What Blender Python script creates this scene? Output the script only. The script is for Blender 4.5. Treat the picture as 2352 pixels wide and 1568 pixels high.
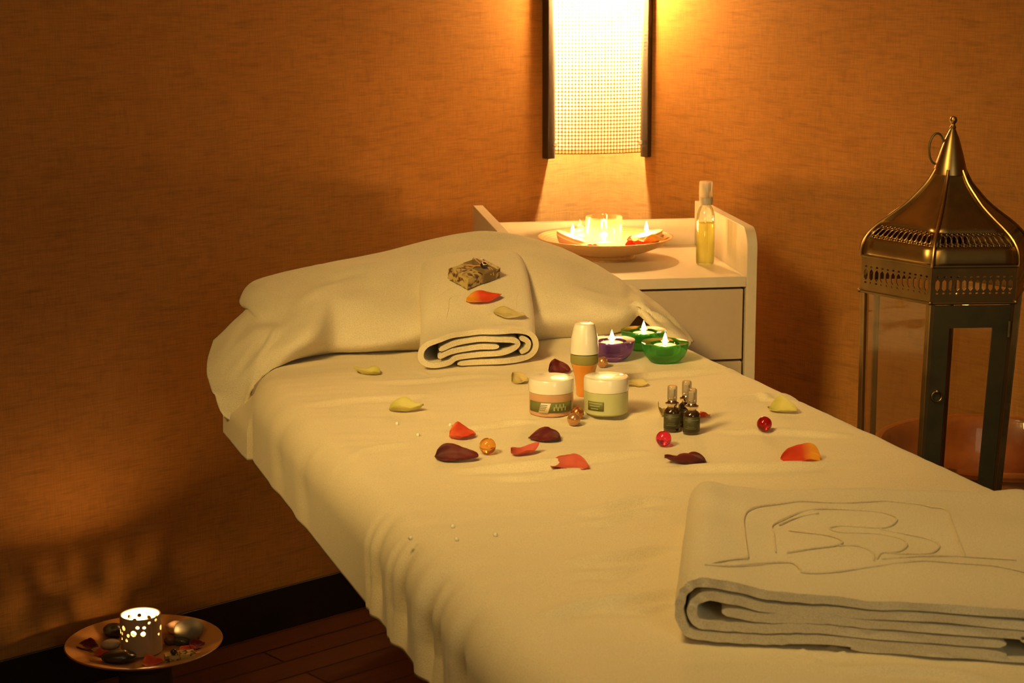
import bpy, bmesh, math, random
from mathutils import Vector, Matrix, noise
random.seed(7)
D = bpy.data
for o in list(D.objects): D.objects.remove(o)
col = bpy.context.scene.collection
sc = bpy.context.scene
PI = math.pi
def rad(a): return a*PI/180
# ------------------------------------------------------------------ camera
FPX = 4300.0; PITCH = 11.42; ROLL = -0.2; CAMH = 1.44
p_, r_ = rad(PITCH), rad(ROLL)
Fw = Vector((0, math.cos(p_), -math.sin(p_))); R0 = Vector((1, 0, 0)); U0 = R0.cross(Fw)
Rt = R0*math.cos(r_)+U0*math.sin(r_); Up = -R0*math.sin(r_)+U0*math.cos(r_)
OC = Vector((0, 0, CAMH))
cd_ = D.cameras.new('camera'); cam = D.objects.new('camera', cd_); col.objects.link(cam)
cam.matrix_world = Matrix(((Rt.x, Up.x, -Fw.x, OC.x), (Rt.y, Up.y, -Fw.y, OC.y), (Rt.z, Up.z, -Fw.z, OC.z), (0, 0, 0, 1)))
cd_.sensor_width = 36; cd_.lens = 36*FPX/2352; cd_.clip_start = .05; cd_.clip_end = 50
cd_.dof.use_dof = True; cd_.dof.focus_distance = 3.0; cd_.dof.aperture_fstop = 15
sc.camera = cam
# ------------------------------------------------------------------ world, lamps, exposure
w = D.worlds.new('world'); sc.world = w; w.use_nodes = True
w.node_tree.nodes['Background'].inputs[0].default_value = (.5, .4, .25, 1)
w.node_tree.nodes['Background'].inputs[1].default_value = .004
def lamp(kind, name, loc, power, color, size=.1, target=None, sy=None, spread=None):
    l = D.lights.new(name, kind); l.energy = power; l.color = color
    if kind == 'AREA':
        l.size = size
        if sy: l.shape = 'RECTANGLE'; l.size_y = sy
        if spread: l.spread = rad(spread)
    else: l.shadow_soft_size = size
    if kind == 'SPOT' and spread: l.spot_size = rad(spread); l.spot_blend = .7
    o = D.objects.new(name, l); col.objects.link(o); o.location = loc
    if target is not None:
        o.rotation_euler = (Vector(target)-Vector(loc)).to_track_quat('-Z', 'Y').to_euler()
    return o
WARM = (1, .56, .17)
lamp('AREA', 'warm_area_light', (-.85, 1.35, 2.15), 3.6, (1, .64, .19), .4, (.10, 3.05, .90), spread=46)
lamp('AREA', 'warm_area_light', (-.30, 1.75, 2.35), 3.0, (1, .66, .21), .4, (.20, 2.05, .8), spread=78)  # added overhead lamp to brighten bed and foreground, no known fixture
lamp('AREA', 'camera_side_fill', (1.1, -.8, 1.7), 12, (.95, .84, .48), .9, (.5, 2.6, .9), sy=1.5)  # added fill from the camera side, no doorway is modelled
sc.view_settings.view_transform = 'Standard'; sc.view_settings.look = 'None'
sc.view_settings.gamma = 1; sc.view_settings.use_curve_mapping = False
sc.view_settings.exposure = 0.0
# ------------------------------------------------------------------ frames
def ray(x, y): return Fw+Rt*((x-1176)/FPX)-Up*((y-784)/FPX)
def onz(x, y, z):
    d = ray(x, y); return OC+d*((z-CAMH)/d.z)
def onp(x, y, P, n):
    d = ray(x, y); return OC+d*((P-OC).dot(n)/d.dot(n))
def az(a): return Vector((math.sin(rad(a)), math.cos(rad(a)), 0))
BZ = .78
bd, bs = az(-18.85), az(71.15)
def B(s, d, z=0): return bs*s+bd*d+Vector((0, 0, z))
def onD(x, y, d):
    return onp(x, y, bd*d, bd)
def sd(P): return P.dot(bs), P.dot(bd)
# ------------------------------------------------------------------ materials
def newmat(name):
    m = D.materials.new(name); m.use_nodes = True
    nt = m.node_tree; return m, nt, nt.nodes['Principled BSDF']
def N(nt, t, **k):
    n = nt.nodes.new(t)
    for a, b in k.items():
        if a in n.inputs: n.inputs[a].default_value = b
        else: setattr(n, a, b)
    return n
def L(nt, a, b): nt.links.new(a, b)
def simple(name, c, rough=.5, metal=0, coat=0, sss=0, spec=.5, bump=None):
    m, nt, b = newmat(name)
    b.inputs['Base Color'].default_value = (*c, 1); b.inputs['Roughness'].default_value = rough
    b.inputs['Metallic'].default_value = metal; b.inputs['Coat Weight'].default_value = coat
    b.inputs['Specular IOR Level'].default_value = spec
    if sss:
        b.inputs['Subsurface Weight'].default_value = sss; b.inputs['Subsurface Radius'].default_value = (.01, .006, .003)
    tc = N(nt, 'ShaderNodeTexCoord'); nz = N(nt, 'ShaderNodeTexNoise', Scale=(bump[0] if bump else 60.))
    L(nt, tc.outputs['Object'], nz.inputs['Vector'])
    bp = N(nt, 'ShaderNodeBump', Strength=(bump[1] if bump else .03), Distance=(bump[2] if bump else .001))
    L(nt, nz.outputs['Fac'], bp.inputs['Height']); L(nt, bp.outputs[0], b.inputs['Normal'])
    mx = N(nt, 'ShaderNodeMixRGB', blend_type='MULTIPLY'); mx.inputs[0].default_value = .12
    mx.inputs[1].default_value = (*c, 1); L(nt, nz.outputs['Fac'], mx.inputs[2]); L(nt, mx.outputs[0], b.inputs['Base Color'])
    return m
def cloth(name, c, terry=900, strength=.5, dist=.0012):
    m, nt, b = newmat(name)
    tc = N(nt, 'ShaderNodeTexCoord')
    n1 = N(nt, 'ShaderNodeTexNoise', Scale=terry, Detail=2.); n2 = N(nt, 'ShaderNodeTexNoise', Scale=60., Detail=4.)
    L(nt, tc.outputs['Object'], n1.inputs['Vector']); L(nt, tc.outputs['Object'], n2.inputs['Vector'])
    cr = N(nt, 'ShaderNodeValToRGB'); cr.color_ramp.elements[0].color = (c[0]*.84, c[1]*.82, c[2]*.78, 1); cr.color_ramp.elements[1].color = (*c, 1)
    cr.color_ramp.elements[0].position = .3; cr.color_ramp.elements[1].position = .6
    L(nt, n1.outputs['Fac'], cr.inputs[0]); L(nt, cr.outputs[0], b.inputs['Base Color'])
    b.inputs['Roughness'].default_value = .95; b.inputs['Specular IOR Level'].default_value = .1
    b.inputs['Sheen Weight'].default_value = .25; b.inputs['Sheen Roughness'].default_value = .5
    ad = N(nt, 'ShaderNodeMath', operation='MULTIPLY_ADD'); ad.inputs[1].default_value = .35
    L(nt, n2.outputs['Fac'], ad.inputs[0]); L(nt, n1.outputs['Fac'], ad.inputs[2])
    bp = N(nt, 'ShaderNodeBump', Strength=strength, Distance=dist); L(nt, ad.outputs[0], bp.inputs['Height']); L(nt, bp.outputs[0], b.inputs['Normal'])
    return m
def glass(name, tint=(1, 1, 1), gl=1.0, rough=.02, ior=1.45, trans=1.0):
    """thin glass: tinted see-through with a fresnel mirror"""
    m = D.materials.new(name); m.use_nodes = True; nt = m.node_tree; nt.nodes.clear()
    o = N(nt, 'ShaderNodeOutputMaterial'); t = N(nt, 'ShaderNodeBsdfTransparent'); t.inputs[0].default_value = (*tint, 1)
    g = N(nt, 'ShaderNodeBsdfGlossy'); g.inputs['Roughness'].default_value = rough; g.inputs[0].default_value = (gl, gl, gl, 1)
    lw = N(nt, 'ShaderNodeLayerWeight', Blend=.28)
    mp = N(nt, 'ShaderNodeMapRange'); mp.inputs[3].default_value = .05; mp.inputs[4].default_value = .85
    L(nt, lw.outputs['Fresnel'], mp.inputs[0])
    x = N(nt, 'ShaderNodeMixShader'); L(nt, mp.outputs[0], x.inputs[0]); L(nt, t.outputs[0], x.inputs[1]); L(nt, g.outputs[0], x.inputs[2])
    L(nt, x.outputs[0], o.inputs[0]); return m
def gem(name, c):
    m, nt, b = newmat(name); b.inputs['Base Color'].default_value = (*c, 1); b.inputs['Roughness'].default_value = .03; b.inputs['Transmission Weight'].default_value = .9; b.inputs['IOR'].default_value = 1.45
    tc = N(nt, 'ShaderNodeTexCoord'); nz = N(nt, 'ShaderNodeTexNoise', Scale=200.); L(nt, tc.outputs['Object'], nz.inputs['Vector']); bp = N(nt, 'ShaderNodeBump', Strength=.02, Distance=.0005); L(nt, nz.outputs['Fac'], bp.inputs['Height']); L(nt, bp.outputs[0], b.inputs['Normal']); return m
def glowglass(name, tint, body, k=.42):
    m = glass(name, tint, .9); nt = m.node_tree; o = nt.nodes['Material Output']; src = o.inputs[0].links[0].from_socket
    t = N(nt, 'ShaderNodeBsdfTranslucent'); t.inputs[0].default_value = (*body, 1); x = N(nt, 'ShaderNodeMixShader'); x.inputs[0].default_value = k
    L(nt, src, x.inputs[1]); L(nt, t.outputs[0], x.inputs[2]); L(nt, x.outputs[0], o.inputs[0]); return m
def emis(name, c, s):
    m = D.materials.new(name); m.use_nodes = True; nt = m.node_tree; nt.nodes.clear()
    o = N(nt, 'ShaderNodeOutputMaterial'); e = N(nt, 'ShaderNodeEmission', Strength=s); e.inputs[0].default_value = (*c, 1)
    L(nt, e.outputs[0], o.inputs[0]); return m
def wallmat():
    m, nt, b = newmat('woven_wallcovering')
    tc = N(nt, 'ShaderNodeTexCoord')
    def nz(sx, sz, sc_, det):
        mp = N(nt, 'ShaderNodeMapping'); mp.inputs['Scale'].default_value = (sx, 1, sz); L(nt, tc.outputs['Object'], mp.inputs[0])
        n = N(nt, 'ShaderNodeTexNoise', Scale=sc_, Detail=det, Roughness=.6); L(nt, mp.outputs[0], n.inputs['Vector']); return n.outputs['Fac']
    h1 = nz(.12, 1.6, 170., 2.); v1 = nz(1.5, .10, 230., 2.); h2 = nz(.22, 1.5, 45., 4.); big = nz(1, 1, 6., 3.); v2 = nz(1.0, .35, 60., 3.)
    def ramp(f, a, b_, c0, c1):
        r = N(nt, 'ShaderNodeMapRange'); r.inputs[1].default_value = a; r.inputs[2].default_value = b_; r.inputs[3].default_value = c0; r.inputs[4].default_value = c1
        L(nt, f, r.inputs[0]); return r.outputs[0]
    def mul(a, b_):
        x = N(nt, 'ShaderNodeMath', operation='MULTIPLY'); L(nt, a, x.inputs[0]); L(nt, b_, x.inputs[1]); return x.outputs[0]
    f = mul(mul(mul(ramp(h1, .3, .62, .80, 1.0), ramp(v1, .3, .65, .84, 1.0)), mul(ramp(h2, .25, .48, .72, 1.0), ramp(v2, .25, .45, .86, 1.0))), ramp(big, .3, .7, .93, 1.03))
    # horizontal seam of the wallcovering
    sx = N(nt, 'ShaderNodeSeparateXYZ'); L(nt, tc.outputs['Object'], sx.inputs[0])
    d = N(nt, 'ShaderNodeMath', operation='SUBTRACT'); L(nt, sx.outputs['Z'], d.inputs[0]); d.inputs[1].default_value = 1.001
    ab = N(nt, 'ShaderNodeMath', operation='ABSOLUTE'); L(nt, d.outputs[0], ab.inputs[0])
    f = mul(f, ramp(ab.outputs[0], .0005, .003, .9, 1.0))
    mx = N(nt, 'ShaderNodeMixRGB'); mx.inputs[1].default_value = (.04, .010, .001, 1); mx.inputs[2].default_value = (.53, .25, .066, 1)
    L(nt, f, mx.inputs[0]); L(nt, mx.outputs[0], b.inputs['Base Color'])
    b.inputs['Roughness'].default_value = .85; b.inputs['Specular IOR Level'].default_value = .2
    bp = N(nt, 'ShaderNodeBump', Strength=.35, Distance=.001); L(nt, f, bp.inputs['Height']); L(nt, bp.outputs[0], b.inputs['Normal'])
    return m
def floormat():
    m, nt, b = newmat('dark_plank_floor')
    tc = N(nt, 'ShaderNodeTexCoord'); mp = N(nt, 'ShaderNodeMapping'); mp.inputs['Rotation'].default_value = (0, 0, rad(-(90-48.7)))
    L(nt, tc.outputs['Object'], mp.inputs[0])
    br = N(nt, 'ShaderNodeTexBrick'); br.inputs['Scale'].default_value = 1; br.inputs['Brick Width'].default_value = 1.4; br.inputs['Row Height'].default_value = .078
    br.inputs['Mortar Size'].default_value = .0025; br.inputs['Color1'].default_value = (.16, .05, .022, 1); br.inputs['Color2'].default_value = (.10, .03, .014, 1); br.inputs['Mortar'].default_value = (.01, .004, .002, 1)
    L(nt, mp.outputs[0], br.inputs['Vector'])
    nz = N(nt, 'ShaderNodeTexNoise', Scale=9., Detail=5.); m2 = N(nt, 'ShaderNodeMapping'); m2.inputs['Scale'].default_value = (.6, 9, 1)
    L(nt, mp.outputs[0], m2.inputs[0]); L(nt, m2.outputs[0], nz.inputs['Vector'])
    mx = N(nt, 'ShaderNodeMixRGB', blend_type='MULTIPLY'); mx.inputs[0].default_value = .6; L(nt, br.outputs[0], mx.inputs[1]); L(nt, nz.outputs['Fac'], mx.inputs[2])
    L(nt, mx.outputs[0], b.inputs['Base Color']); b.inputs['Roughness'].default_value = .38; return m
def woodmat(name, c1, c2, scale=40, rough=.45, ring=True, coat=.2):
    m, nt, b = newmat(name)
    tc = N(nt, 'ShaderNodeTexCoord'); wv = N(nt, 'ShaderNodeTexWave', Scale=scale, Distortion=2.5, Detail=3.)
    if ring: wv.wave_type = 'RINGS'; wv.rings_direction = 'Z'
    wv.inputs['Detail Scale'].default_value = 2
    L(nt, tc.outputs['Object'], wv.inputs['Vector'])
    cr = N(nt, 'ShaderNodeValToRGB'); cr.color_ramp.elements[0].color = (*c1, 1); cr.color_ramp.elements[1].color = (*c2, 1)
    L(nt, wv.outputs['Fac'], cr.inputs[0]); L(nt, cr.outputs[0], b.inputs['Base Color']); b.inputs['Roughness'].default_value = rough; b.inputs['Coat Weight'].default_value = coat
    return m
def brassmat(name, c, rough=.35):
    m, nt, b = newmat(name)
    tc = N(nt, 'ShaderNodeTexCoord'); nz = N(nt, 'ShaderNodeTexNoise', Scale=14., Detail=6.); L(nt, tc.outputs['Object'], nz.inputs['Vector'])
    cr = N(nt, 'ShaderNodeValToRGB'); cr.color_ramp.elements[0].color = (c[0]*.55, c[1]*.55, c[2]*.6, 1); cr.color_ramp.elements[1].color = (*c, 1)
    cr.color_ramp.elements[0].position = .3; cr.color_ramp.elements[1].position = .62
    L(nt, nz.outputs['Fac'], cr.inputs[0]); L(nt, cr.outputs[0], b.inputs['Base Color']); b.inputs['Metallic'].default_value = 1
    mr = N(nt, 'ShaderNodeMapRange'); mr.inputs[3].default_value = rough+.15; mr.inputs[4].default_value = rough-.05; L(nt, nz.outputs['Fac'], mr.inputs[0]); L(nt, mr.outputs[0], b.inputs['Roughness'])
    return m
def petalmat(name, base, tip, pos=.25):
    m, nt, b = newmat(name)
    tc = N(nt, 'ShaderNodeTexCoord'); sp = N(nt, 'ShaderNodeSeparateXYZ'); L(nt, tc.outputs['Generated'], sp.inputs[0])
    cr = N(nt, 'ShaderNodeValToRGB'); cr.color_ramp.elements[0].color = (*base, 1); cr.color_ramp.elements[1].color = (*tip, 1)
    cr.color_ramp.elements[0].position = pos-.12; cr.color_ramp.elements[1].position = pos+.12
    L(nt, sp.outputs['X'], cr.inputs[0]); L(nt, cr.outputs[0], b.inputs['Base Color'])
    b.inputs['Roughness'].default_value = .55; b.inputs['Sheen Weight'].default_value = .2
    mp = N(nt, 'ShaderNodeMapping'); mp.inputs['Scale'].default_value = (1, 14, 1); L(nt, tc.outputs['Generated'], mp.inputs[0])
    nz = N(nt, 'ShaderNodeTexNoise', Scale=5.); L(nt, mp.outputs[0], nz.inputs['Vector'])
    bp = N(nt, 'ShaderNodeBump', Strength=.3, Distance=.001); L(nt, nz.outputs['Fac'], bp.inputs['Height']); L(nt, bp.outputs[0], b.inputs['Normal'])
    # petals let some light through
    out = nt.nodes['Material Output']; tr = N(nt, 'ShaderNodeBsdfTranslucent'); L(nt, cr.outputs[0], tr.inputs[0])
    mx = N(nt, 'ShaderNodeMixShader'); mx.inputs[0].default_value = .25; L(nt, b.outputs[0], mx.inputs[1]); L(nt, tr.outputs[0], mx.inputs[2]); L(nt, mx.outputs[0], out.inputs[0])
    return m
M = dict(
    wall=wallmat(), floor=floormat(),
    ceiling=simple('ceiling_paint', (.55, .42, .28), .9), base=simple('dark_skirting', (.012, .008, .006), .5),
    sheet=cloth('cotton_sheet', (.82, .72, .52), 700, .30, .0008), towel=cloth('terry_cotton', (.80, .72, .54), 650, .7, .0016),
    stitch=cloth('stitched_groove', (.74, .64, .46), 500), mattress=simple('table_vinyl', (.45, .38, .28), .6), bedwood=woodmat('table_beech', (.25, .12, .05), (.35, .18, .08), 12, ring=False),
    white=simple('white_laminate', (.82, .72, .58), .38), dimface=simple('dimmed_laminate', (.66, .53, .40), .45), gap=simple('shadow_gap', (.05, .035, .02), .8),
    bowl=woodmat('turned_pale_wood', (.62, .36, .13), (.78, .50, .20), 55), plate=woodmat('coiled_bamboo', (.24, .11, .035), (.44, .22, .075), 130, .4),
    ped=simple('pedestal_paint', (.10, .055, .03), .6), tray=woodmat('copper_brown_wood', (.42, .13, .03), (.55, .19, .05), 22, .3, coat=.6),
    blackbar=simple('dark_wood_bar', (.045, .028, .016), .4, coat=.3), screw=simple('brushed_screw', (.6, .55, .48), .35, 1),
    lidwhite=simple('glossy_white_lid', (.93, .90, .80), .36, coat=.9, spec=.9), jarpink=simple('frosted_copper_jar', (.62, .36, .2), .35, coat=.3), jargreen=simple('frosted_green_jar', (.55, .58, .30), .4, coat=.3),
    greenlab=simple('green_label', (.16, .17, .045), .5), oliveLab=simple('olive_band', (.28, .26, .07), .5), whitelab=simple('white_sticker', (.75, .66, .52), .5), ink=simple('printed_ink', (.12, .10, .06), .6), paleink=simple('pale_print', (.45, .50, .28), .6),
    amberbody=simple('orange_bottle', (.75, .30, .04), .25, coat=.5), chrome=simple('chrome', (.85, .75, .62), .12, 1),
    vialcap=glowglass('vial_cap', (.92, .9, .86), (.8, .76, .68), .2), pump=simple('grey_white_plastic', (.62, .56, .46), .4), clear=glass('clear_glass'), pane=glass('lantern_glass', (.86, .82, .76)), vial=simple('brown_glass', (.035, .016, .006), .12, coat=1), liquid=glowglass('yellow_oil', (.90, .90, .45), (.80, .82, .32), .3), capclear=glowglass('clear_cap', (.92, .9, .86), (.9, .86, .78), .45),
    viallab=simple('vial_label', (.06, .055, .018), .5), vialprint=simple('vial_print', (.16, .17, .09), .5),
    purple=glowglass('purple_glass', (.50, .34, .72), (.40, .18, .55), .2), green=glowglass('green_glass', (.34, .68, .30), (.12, .62, .16), .2), wax=simple('candle_wax', (.9, .85, .72), .4, sss=.0), tin=simple('tealight_tin', (.75, .7, .62), .25, 1),
    wick=simple('burnt_wick', (.02, .015, .01), .9), flame=emis('candle_flame', (1, .72, .33), 30),
    ceramic=simple('matt_ceramic', (.50, .37, .25), .6), pinkwax=simple('peach_candle_shell', (.85, .52, .32), .5),
    stone_dark=simple('dark_stone', (.035, .035, .03), .3, coat=.3), stone_grey=simple('grey_stone', (.22, .21, .17), .55), stone_pale=simple('pale_stone', (.50, .42, .32), .6), shell=simple('shell', (.72, .5, .34), .45), stone_brown=simple('brown_stone', (.12, .05, .03), .4),
    soap=None, paper=simple('kraft_band', (.20, .13, .05), .7), twine=simple('raffia', (.62, .36, .16), .7), seed=simple('dark_bead', (.02, .012, .012), .25, coat=.8), seedred=simple('red_bead_face', (.38, .06, .02), .4), seedrim=simple('pale_bead_rim', (.85, .65, .55), .4),
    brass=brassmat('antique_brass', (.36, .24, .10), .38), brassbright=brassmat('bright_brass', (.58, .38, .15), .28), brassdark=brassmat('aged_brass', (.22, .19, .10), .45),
    pearl=simple('bronze_pearl', (.62, .32, .14), .22, .6, coat=.8), copperball=simple('copper_ball', (.50, .17, .05), .25, .7, coat=.5),
    bead_amber=gem('amber_bead', (1, 0.5, 0.1)), bead_pink=gem('magenta_bead', (0.95, 0.05, 0.16)), bead_red=gem('garnet_bead', (0.45, 0.01, 0.01)), light_speck=simple('light_speck_white', (.95, .95, .8), .15, coat=1),
    P_dark=petalmat('dark_red_petal', (.10, .004, .004), (.16, .004, .006)), P_red=petalmat('orange_red_petal', (.85, .16, .03), (.72, .07, .015)), P_pink=petalmat('pink_petal', (.60, .10, .05), (.72, .13, .08)),
    P_orange=petalmat('flame_petal', (.90, .40, .02), (.80, .07, .01), .32), P_yell=petalmat('yellow_green_petal', (.62, .58, .12), (.76, .70, .24)), P_pale=petalmat('cream_petal', (.66, .54, .20), (.74, .62, .28)), P_gold=petalmat('golden_petal', (.85, .40, .05), (.88, .52, .10)))
def soapmat():
    m, nt, b = newmat('speckled_soap'); tc = N(nt, 'ShaderNodeTexCoord')
    n = N(nt, 'ShaderNodeTexNoise', Scale=110., Detail=3.); L(nt, tc.outputs['Object'], n.inputs['Vector'])
    cr = N(nt, 'ShaderNodeValToRGB'); e = cr.color_ramp.elements; e[0].position = .40; e[0].color = (.09, .03, .01, 1); e[1].position = .50; e[1].color = (.50, .38, .14, 1)
    L(nt, n.outputs['Fac'], cr.inputs[0]); L(nt, cr.outputs[0], b.inputs['Base Color']); b.inputs['Roughness'].default_value = .5
    bp = N(nt, 'ShaderNodeBump', Strength=.5, Distance=.002); L(nt, n.outputs['Fac'], bp.inputs['Height']); L(nt, bp.outputs[0], b.inputs['Normal']); return m
M['soap'] = soapmat()
# ------------------------------------------------------------------ mesh helpers
class MB:
    def __init__(s): s.v = []; s.f = []
    def add(s, vs, fs):
        n = len(s.v); s.v += [Vector(v) for v in vs]; s.f += [tuple(i+n for i in f) for f in fs]; return s
    def box(s, a, b, M4=None):
        (x0, y0, z0), (x1, y1, z1) = a, b
        vs = [(x0, y0, z0), (x1, y0, z0), (x1, y1, z0), (x0, y1, z0), (x0, y0, z1), (x1, y0, z1), (x1, y1, z1), (x0, y1, z1)]
        if M4 is not None: vs = [M4 @ Vector(v) for v in vs]
        return s.add(vs, [(0, 3, 2, 1), (4, 5, 6, 7), (0, 1, 5, 4), (1, 2, 6, 5), (2, 3, 7, 6), (3, 0, 4, 7)])
    def lathe(s, prof, n=40, c=(0, 0, 0), M4=None, closed=False, sx=1, sy=1):
        """prof: (r, z) list bottom to top"""
        vs = []; m = len(prof)
        for r, z in prof:
            for k in range(n):
                a = 2*PI*k/n; vs.append(Vector((c[0]+r*sx*math.cos(a), c[1]+r*sy*math.sin(a), c[2]+z)))
        fs = []
        for i in range(m-1+(1 if closed else 0)):
            j = (i+1) % m
            for k in range(n): fs.append((i*n+k, i*n+(k+1) % n, j*n+(k+1) % n, j*n+k))
        if M4 is not None: vs = [M4 @ v for v in vs]
        if not closed:
            if prof[0][0] > 1e-6: fs.append(tuple(range(n-1, -1, -1)))
            if prof[-1][0] > 1e-6: fs.append(tuple((m-1)*n+k for k in range(n)))
        return s.add(vs, fs)
    def tube(s, pts, r, n=8, closed=False):
        pts = [Vector(p) for p in pts]; m = len(pts); vs = []
        up = None
        for i, p in enumerate(pts):
            if closed: t = (pts[(i+1) % m]-pts[i-1]).normalized()
            else: t = (pts[min(i+1, m-1)]-pts[max(i-1, 0)]).normalized()
            if up is None: up = Vector((0, 0, 1)) if abs(t.z) < .9 else Vector((1, 0, 0))
            a = t.cross(up).normalized(); up = a.cross(t).normalized()
            rr = r(i/(m-1)) if callable(r) else r
            for k in range(n):
                q = 2*PI*k/n; vs.append(p+a*rr*math.cos(q)+up*rr*math.sin(q))
        fs = []
        for i in range(m if closed else m-1):
            j = (i+1) % m
            for k in range(n): fs.append((i*n+k, i*n+(k+1) % n, j*n+(k+1) % n, j*n+k))
        if not closed: fs += [tuple(range(n-1, -1, -1)), tuple((m-1)*n+k for k in range(n))]
        return s.add(vs, fs)
    def grid(s, rows, wrap=False):
        n = len(rows[0]); vs = [v for r in rows for v in r]; fs = []
        for i in range(len(rows)-1):
            for k in range(n if wrap else n-1): fs.append((i*n+k, i*n+(k+1) % n, (i+1)*n+(k+1) % n, (i+1)*n+k))
        return s.add(vs, fs)
    def sphere(s, c, r, n=24, sx=1, sy=1, sz=1, M4=None):
        prof = [(max(r*math.sin(PI*i/(n//2)), 1e-7 if i in (0, n//2) else 0), -r*math.cos(PI*i/(n//2))*sz) for i in range(n//2+1)]
        return s.lathe(prof, n, c, M4, sx=sx, sy=sy)
    def build(s, name, mat, parent=None, loc=None, rz=0, smooth=True, solid=0, bevel=0, rot=None, sub=0, angle=40, merge=False):
        me = D.meshes.new(name); me.from_pydata([tuple(v) for v in s.v], [], s.f)
        bm = bmesh.new(); bm.from_mesh(me)
        if merge: bmesh.ops.remove_doubles(bm, verts=bm.verts, dist=1e-5)
        bmesh.ops.recalc_face_normals(bm, faces=bm.faces)
        if smooth:
            for e in bm.edges: e.smooth = not (len(e.link_faces) == 2 and e.calc_face_angle(0) > rad(angle))
        bm.to_mesh(me); bm.free()
        if smooth:
            for p in me.polygons: p.use_smooth = True
        me.materials.append(M[mat] if isinstance(mat, str) else mat)
        o = D.objects.new(name, me); col.objects.link(o)
        if parent: o.parent = parent
        if loc is not None: o.location = loc
        if rot is not None: o.rotation_euler = rot
        elif rz: o.rotation_euler = (0, 0, rz)
        if solid:
            x = o.modifiers.new('thickness', 'SOLIDIFY'); x.thickness = solid; x.offset = 0
        if bevel:
            x = o.modifiers.new('bevel', 'BEVEL'); x.width = bevel; x.segments = 3; x.limit_method = 'ANGLE'
        if sub:
            x = o.modifiers.new('sub', 'SUBSURF'); x.levels = sub; x.render_levels = sub
        return o
def tag(o, label=None, cat=None, group=None, kind=None):
    if label: o['label'] = label
    if cat: o['category'] = cat
    if group: o['group'] = group
    if kind: o['kind'] = kind
    return o
def thing(name, label, cat, loc=(0, 0, 0), rz=0, group=None, rot=None):
    o = D.objects.new(name, None); col.objects.link(o); o.empty_display_size = .05
    o.location = loc; o.rotation_euler = rot if rot else (0, 0, rz); return tag(o, label, cat, group)
def copytree(o, parent=None):
    c = o.copy(); col.objects.link(c)
    if parent: c.parent = parent
    for ch in list(o.children): copytree(ch, c)
    return c
def cr(p0, p1, p2, p3, t):
    return .5*((2*p1)+(-p0+p2)*t+(2*p0-5*p1+4*p2-p3)*t*t+(-p0+3*p1-3*p2+p3)*t*t*t)
def spline(pts, k, closed=False):
    pts = [Vector(p) for p in pts]; m = len(pts); out = []
    for i in range(m if closed else m-1):
        g = (lambda j: pts[j % m]) if closed else (lambda j: pts[max(0, min(m-1, j))])
        for q in range(k): out.append(cr(g(i-1), g(i), g(i+1), g(i+2), q/k))
    if not closed: out.append(pts[-1])
    return out
def fb(x, y, z=0): return noise.noise(Vector((x, y, z)))
# ------------------------------------------------------------------ room shell
CN = Vector((.2336, 4.5845, 0)); lw, rw = -az(48.7), az(138.7)      # corner, directions along the two walls
def wall(name, P, d, ln, inward, h=2.7):
    """wall slab with its face through P, running along d; local x along the wall"""
    a = math.atan2(d.y, d.x)
    side = 1 if d.cross(inward).z < 0 else -1
    b = MB().box((-.1 if True else 0, 0, 0), (ln+.1, .1*side, h))
    return tag(b.build(name, 'wall', loc=P, rz=a, smooth=False), kind='structure')
wall('wall_left', CN, lw, 4.6, rw); wall('wall_right', CN, rw, 5.6, lw)
P3 = CN+lw*4.6; P4 = CN+rw*5.6
wall('wall_front', P3, rw, 5.6, -lw); wall('wall_back', P4, lw, 4.6, -rw)
fl = MB().box((-5, -4, -.1), (6, 6, 0)).build('floor', 'floor', smooth=False); tag(fl, kind='structure')
ce = MB().box((-5, -4, 2.7), (6, 6, 2.8)).build('ceiling', 'ceiling', smooth=False); tag(ce, kind='structure')
def baseboard(name, d, ln, inward):
    a = math.atan2(d.y, d.x); side = 1 if d.cross(inward).z > 0 else -1
    b = MB().box((.0, 0, 0), (ln, .007*side, .098))
    tag(b.build(name, 'base', loc=CN+Vector((0, 0, .0)), rz=a, smooth=False, bevel=.002), kind='structure')
baseboard('baseboard_left', lw, 4.5, rw); baseboard('baseboard_right', rw, 5.5, lw)
# ------------------------------------------------------------------ massage table and sheet
S0, S1, D0, D1 = .548, 1.343, 1.02, 3.335
ridges = []                                     # (s0,d0,s1,d1,width,height)
def ridge(p, q, wd=.010, h=.0035):
    a, b = sd(onz(*p, BZ)), sd(onz(*q, BZ)); ridges.append((*a, *b, wd, h))
for p, q, wd, h in [((1330, 872), (1720, 848), .012, .004), ((700, 932), (990, 905), .012, .003), ((1040, 1086), (1500, 1040), .011, .0045), ((1120, 1102), (1360, 1080), .008, .003),
                    ((1500, 1082), (1960, 1062), .014, .004), ((1640, 925), (1900, 900), .012, .003), ((1280, 960), (1500, 950), .010, .003), ((1050, 985), (1230, 968), .008, .003),
                    ((1310, 1182), (1540, 1145), .010, .005), ((1330, 1205), (1520, 1175), .008, .003), ((1290, 1300), (1540, 1262), .012, .005), ((1300, 1330), (1500, 1300), .009, .003),
                    ((1240, 1420), (1560, 1352), .012, .005), ((1380, 1408), (1560, 1392), .008, .003), ((800, 1050), (960, 1010), .012, .003), ((850, 880), (1150, 862), .012, .002),
                    ((1650, 990), (1960, 1000), .012, .0035), ((1700, 905), (1850, 930), .01, .003), ((1830, 1490), (1880, 1530), .005, .003), ((1900, 1480), (1950, 1520), .005, .003), ((1900, 1530), (2300, 1560), .01, .004),
                    ((1240, 800), (1310, 850), .005, .0012), ((960, 850), (1010, 880), .005, .0012)]: ridge(p, q, wd, h)
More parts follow.
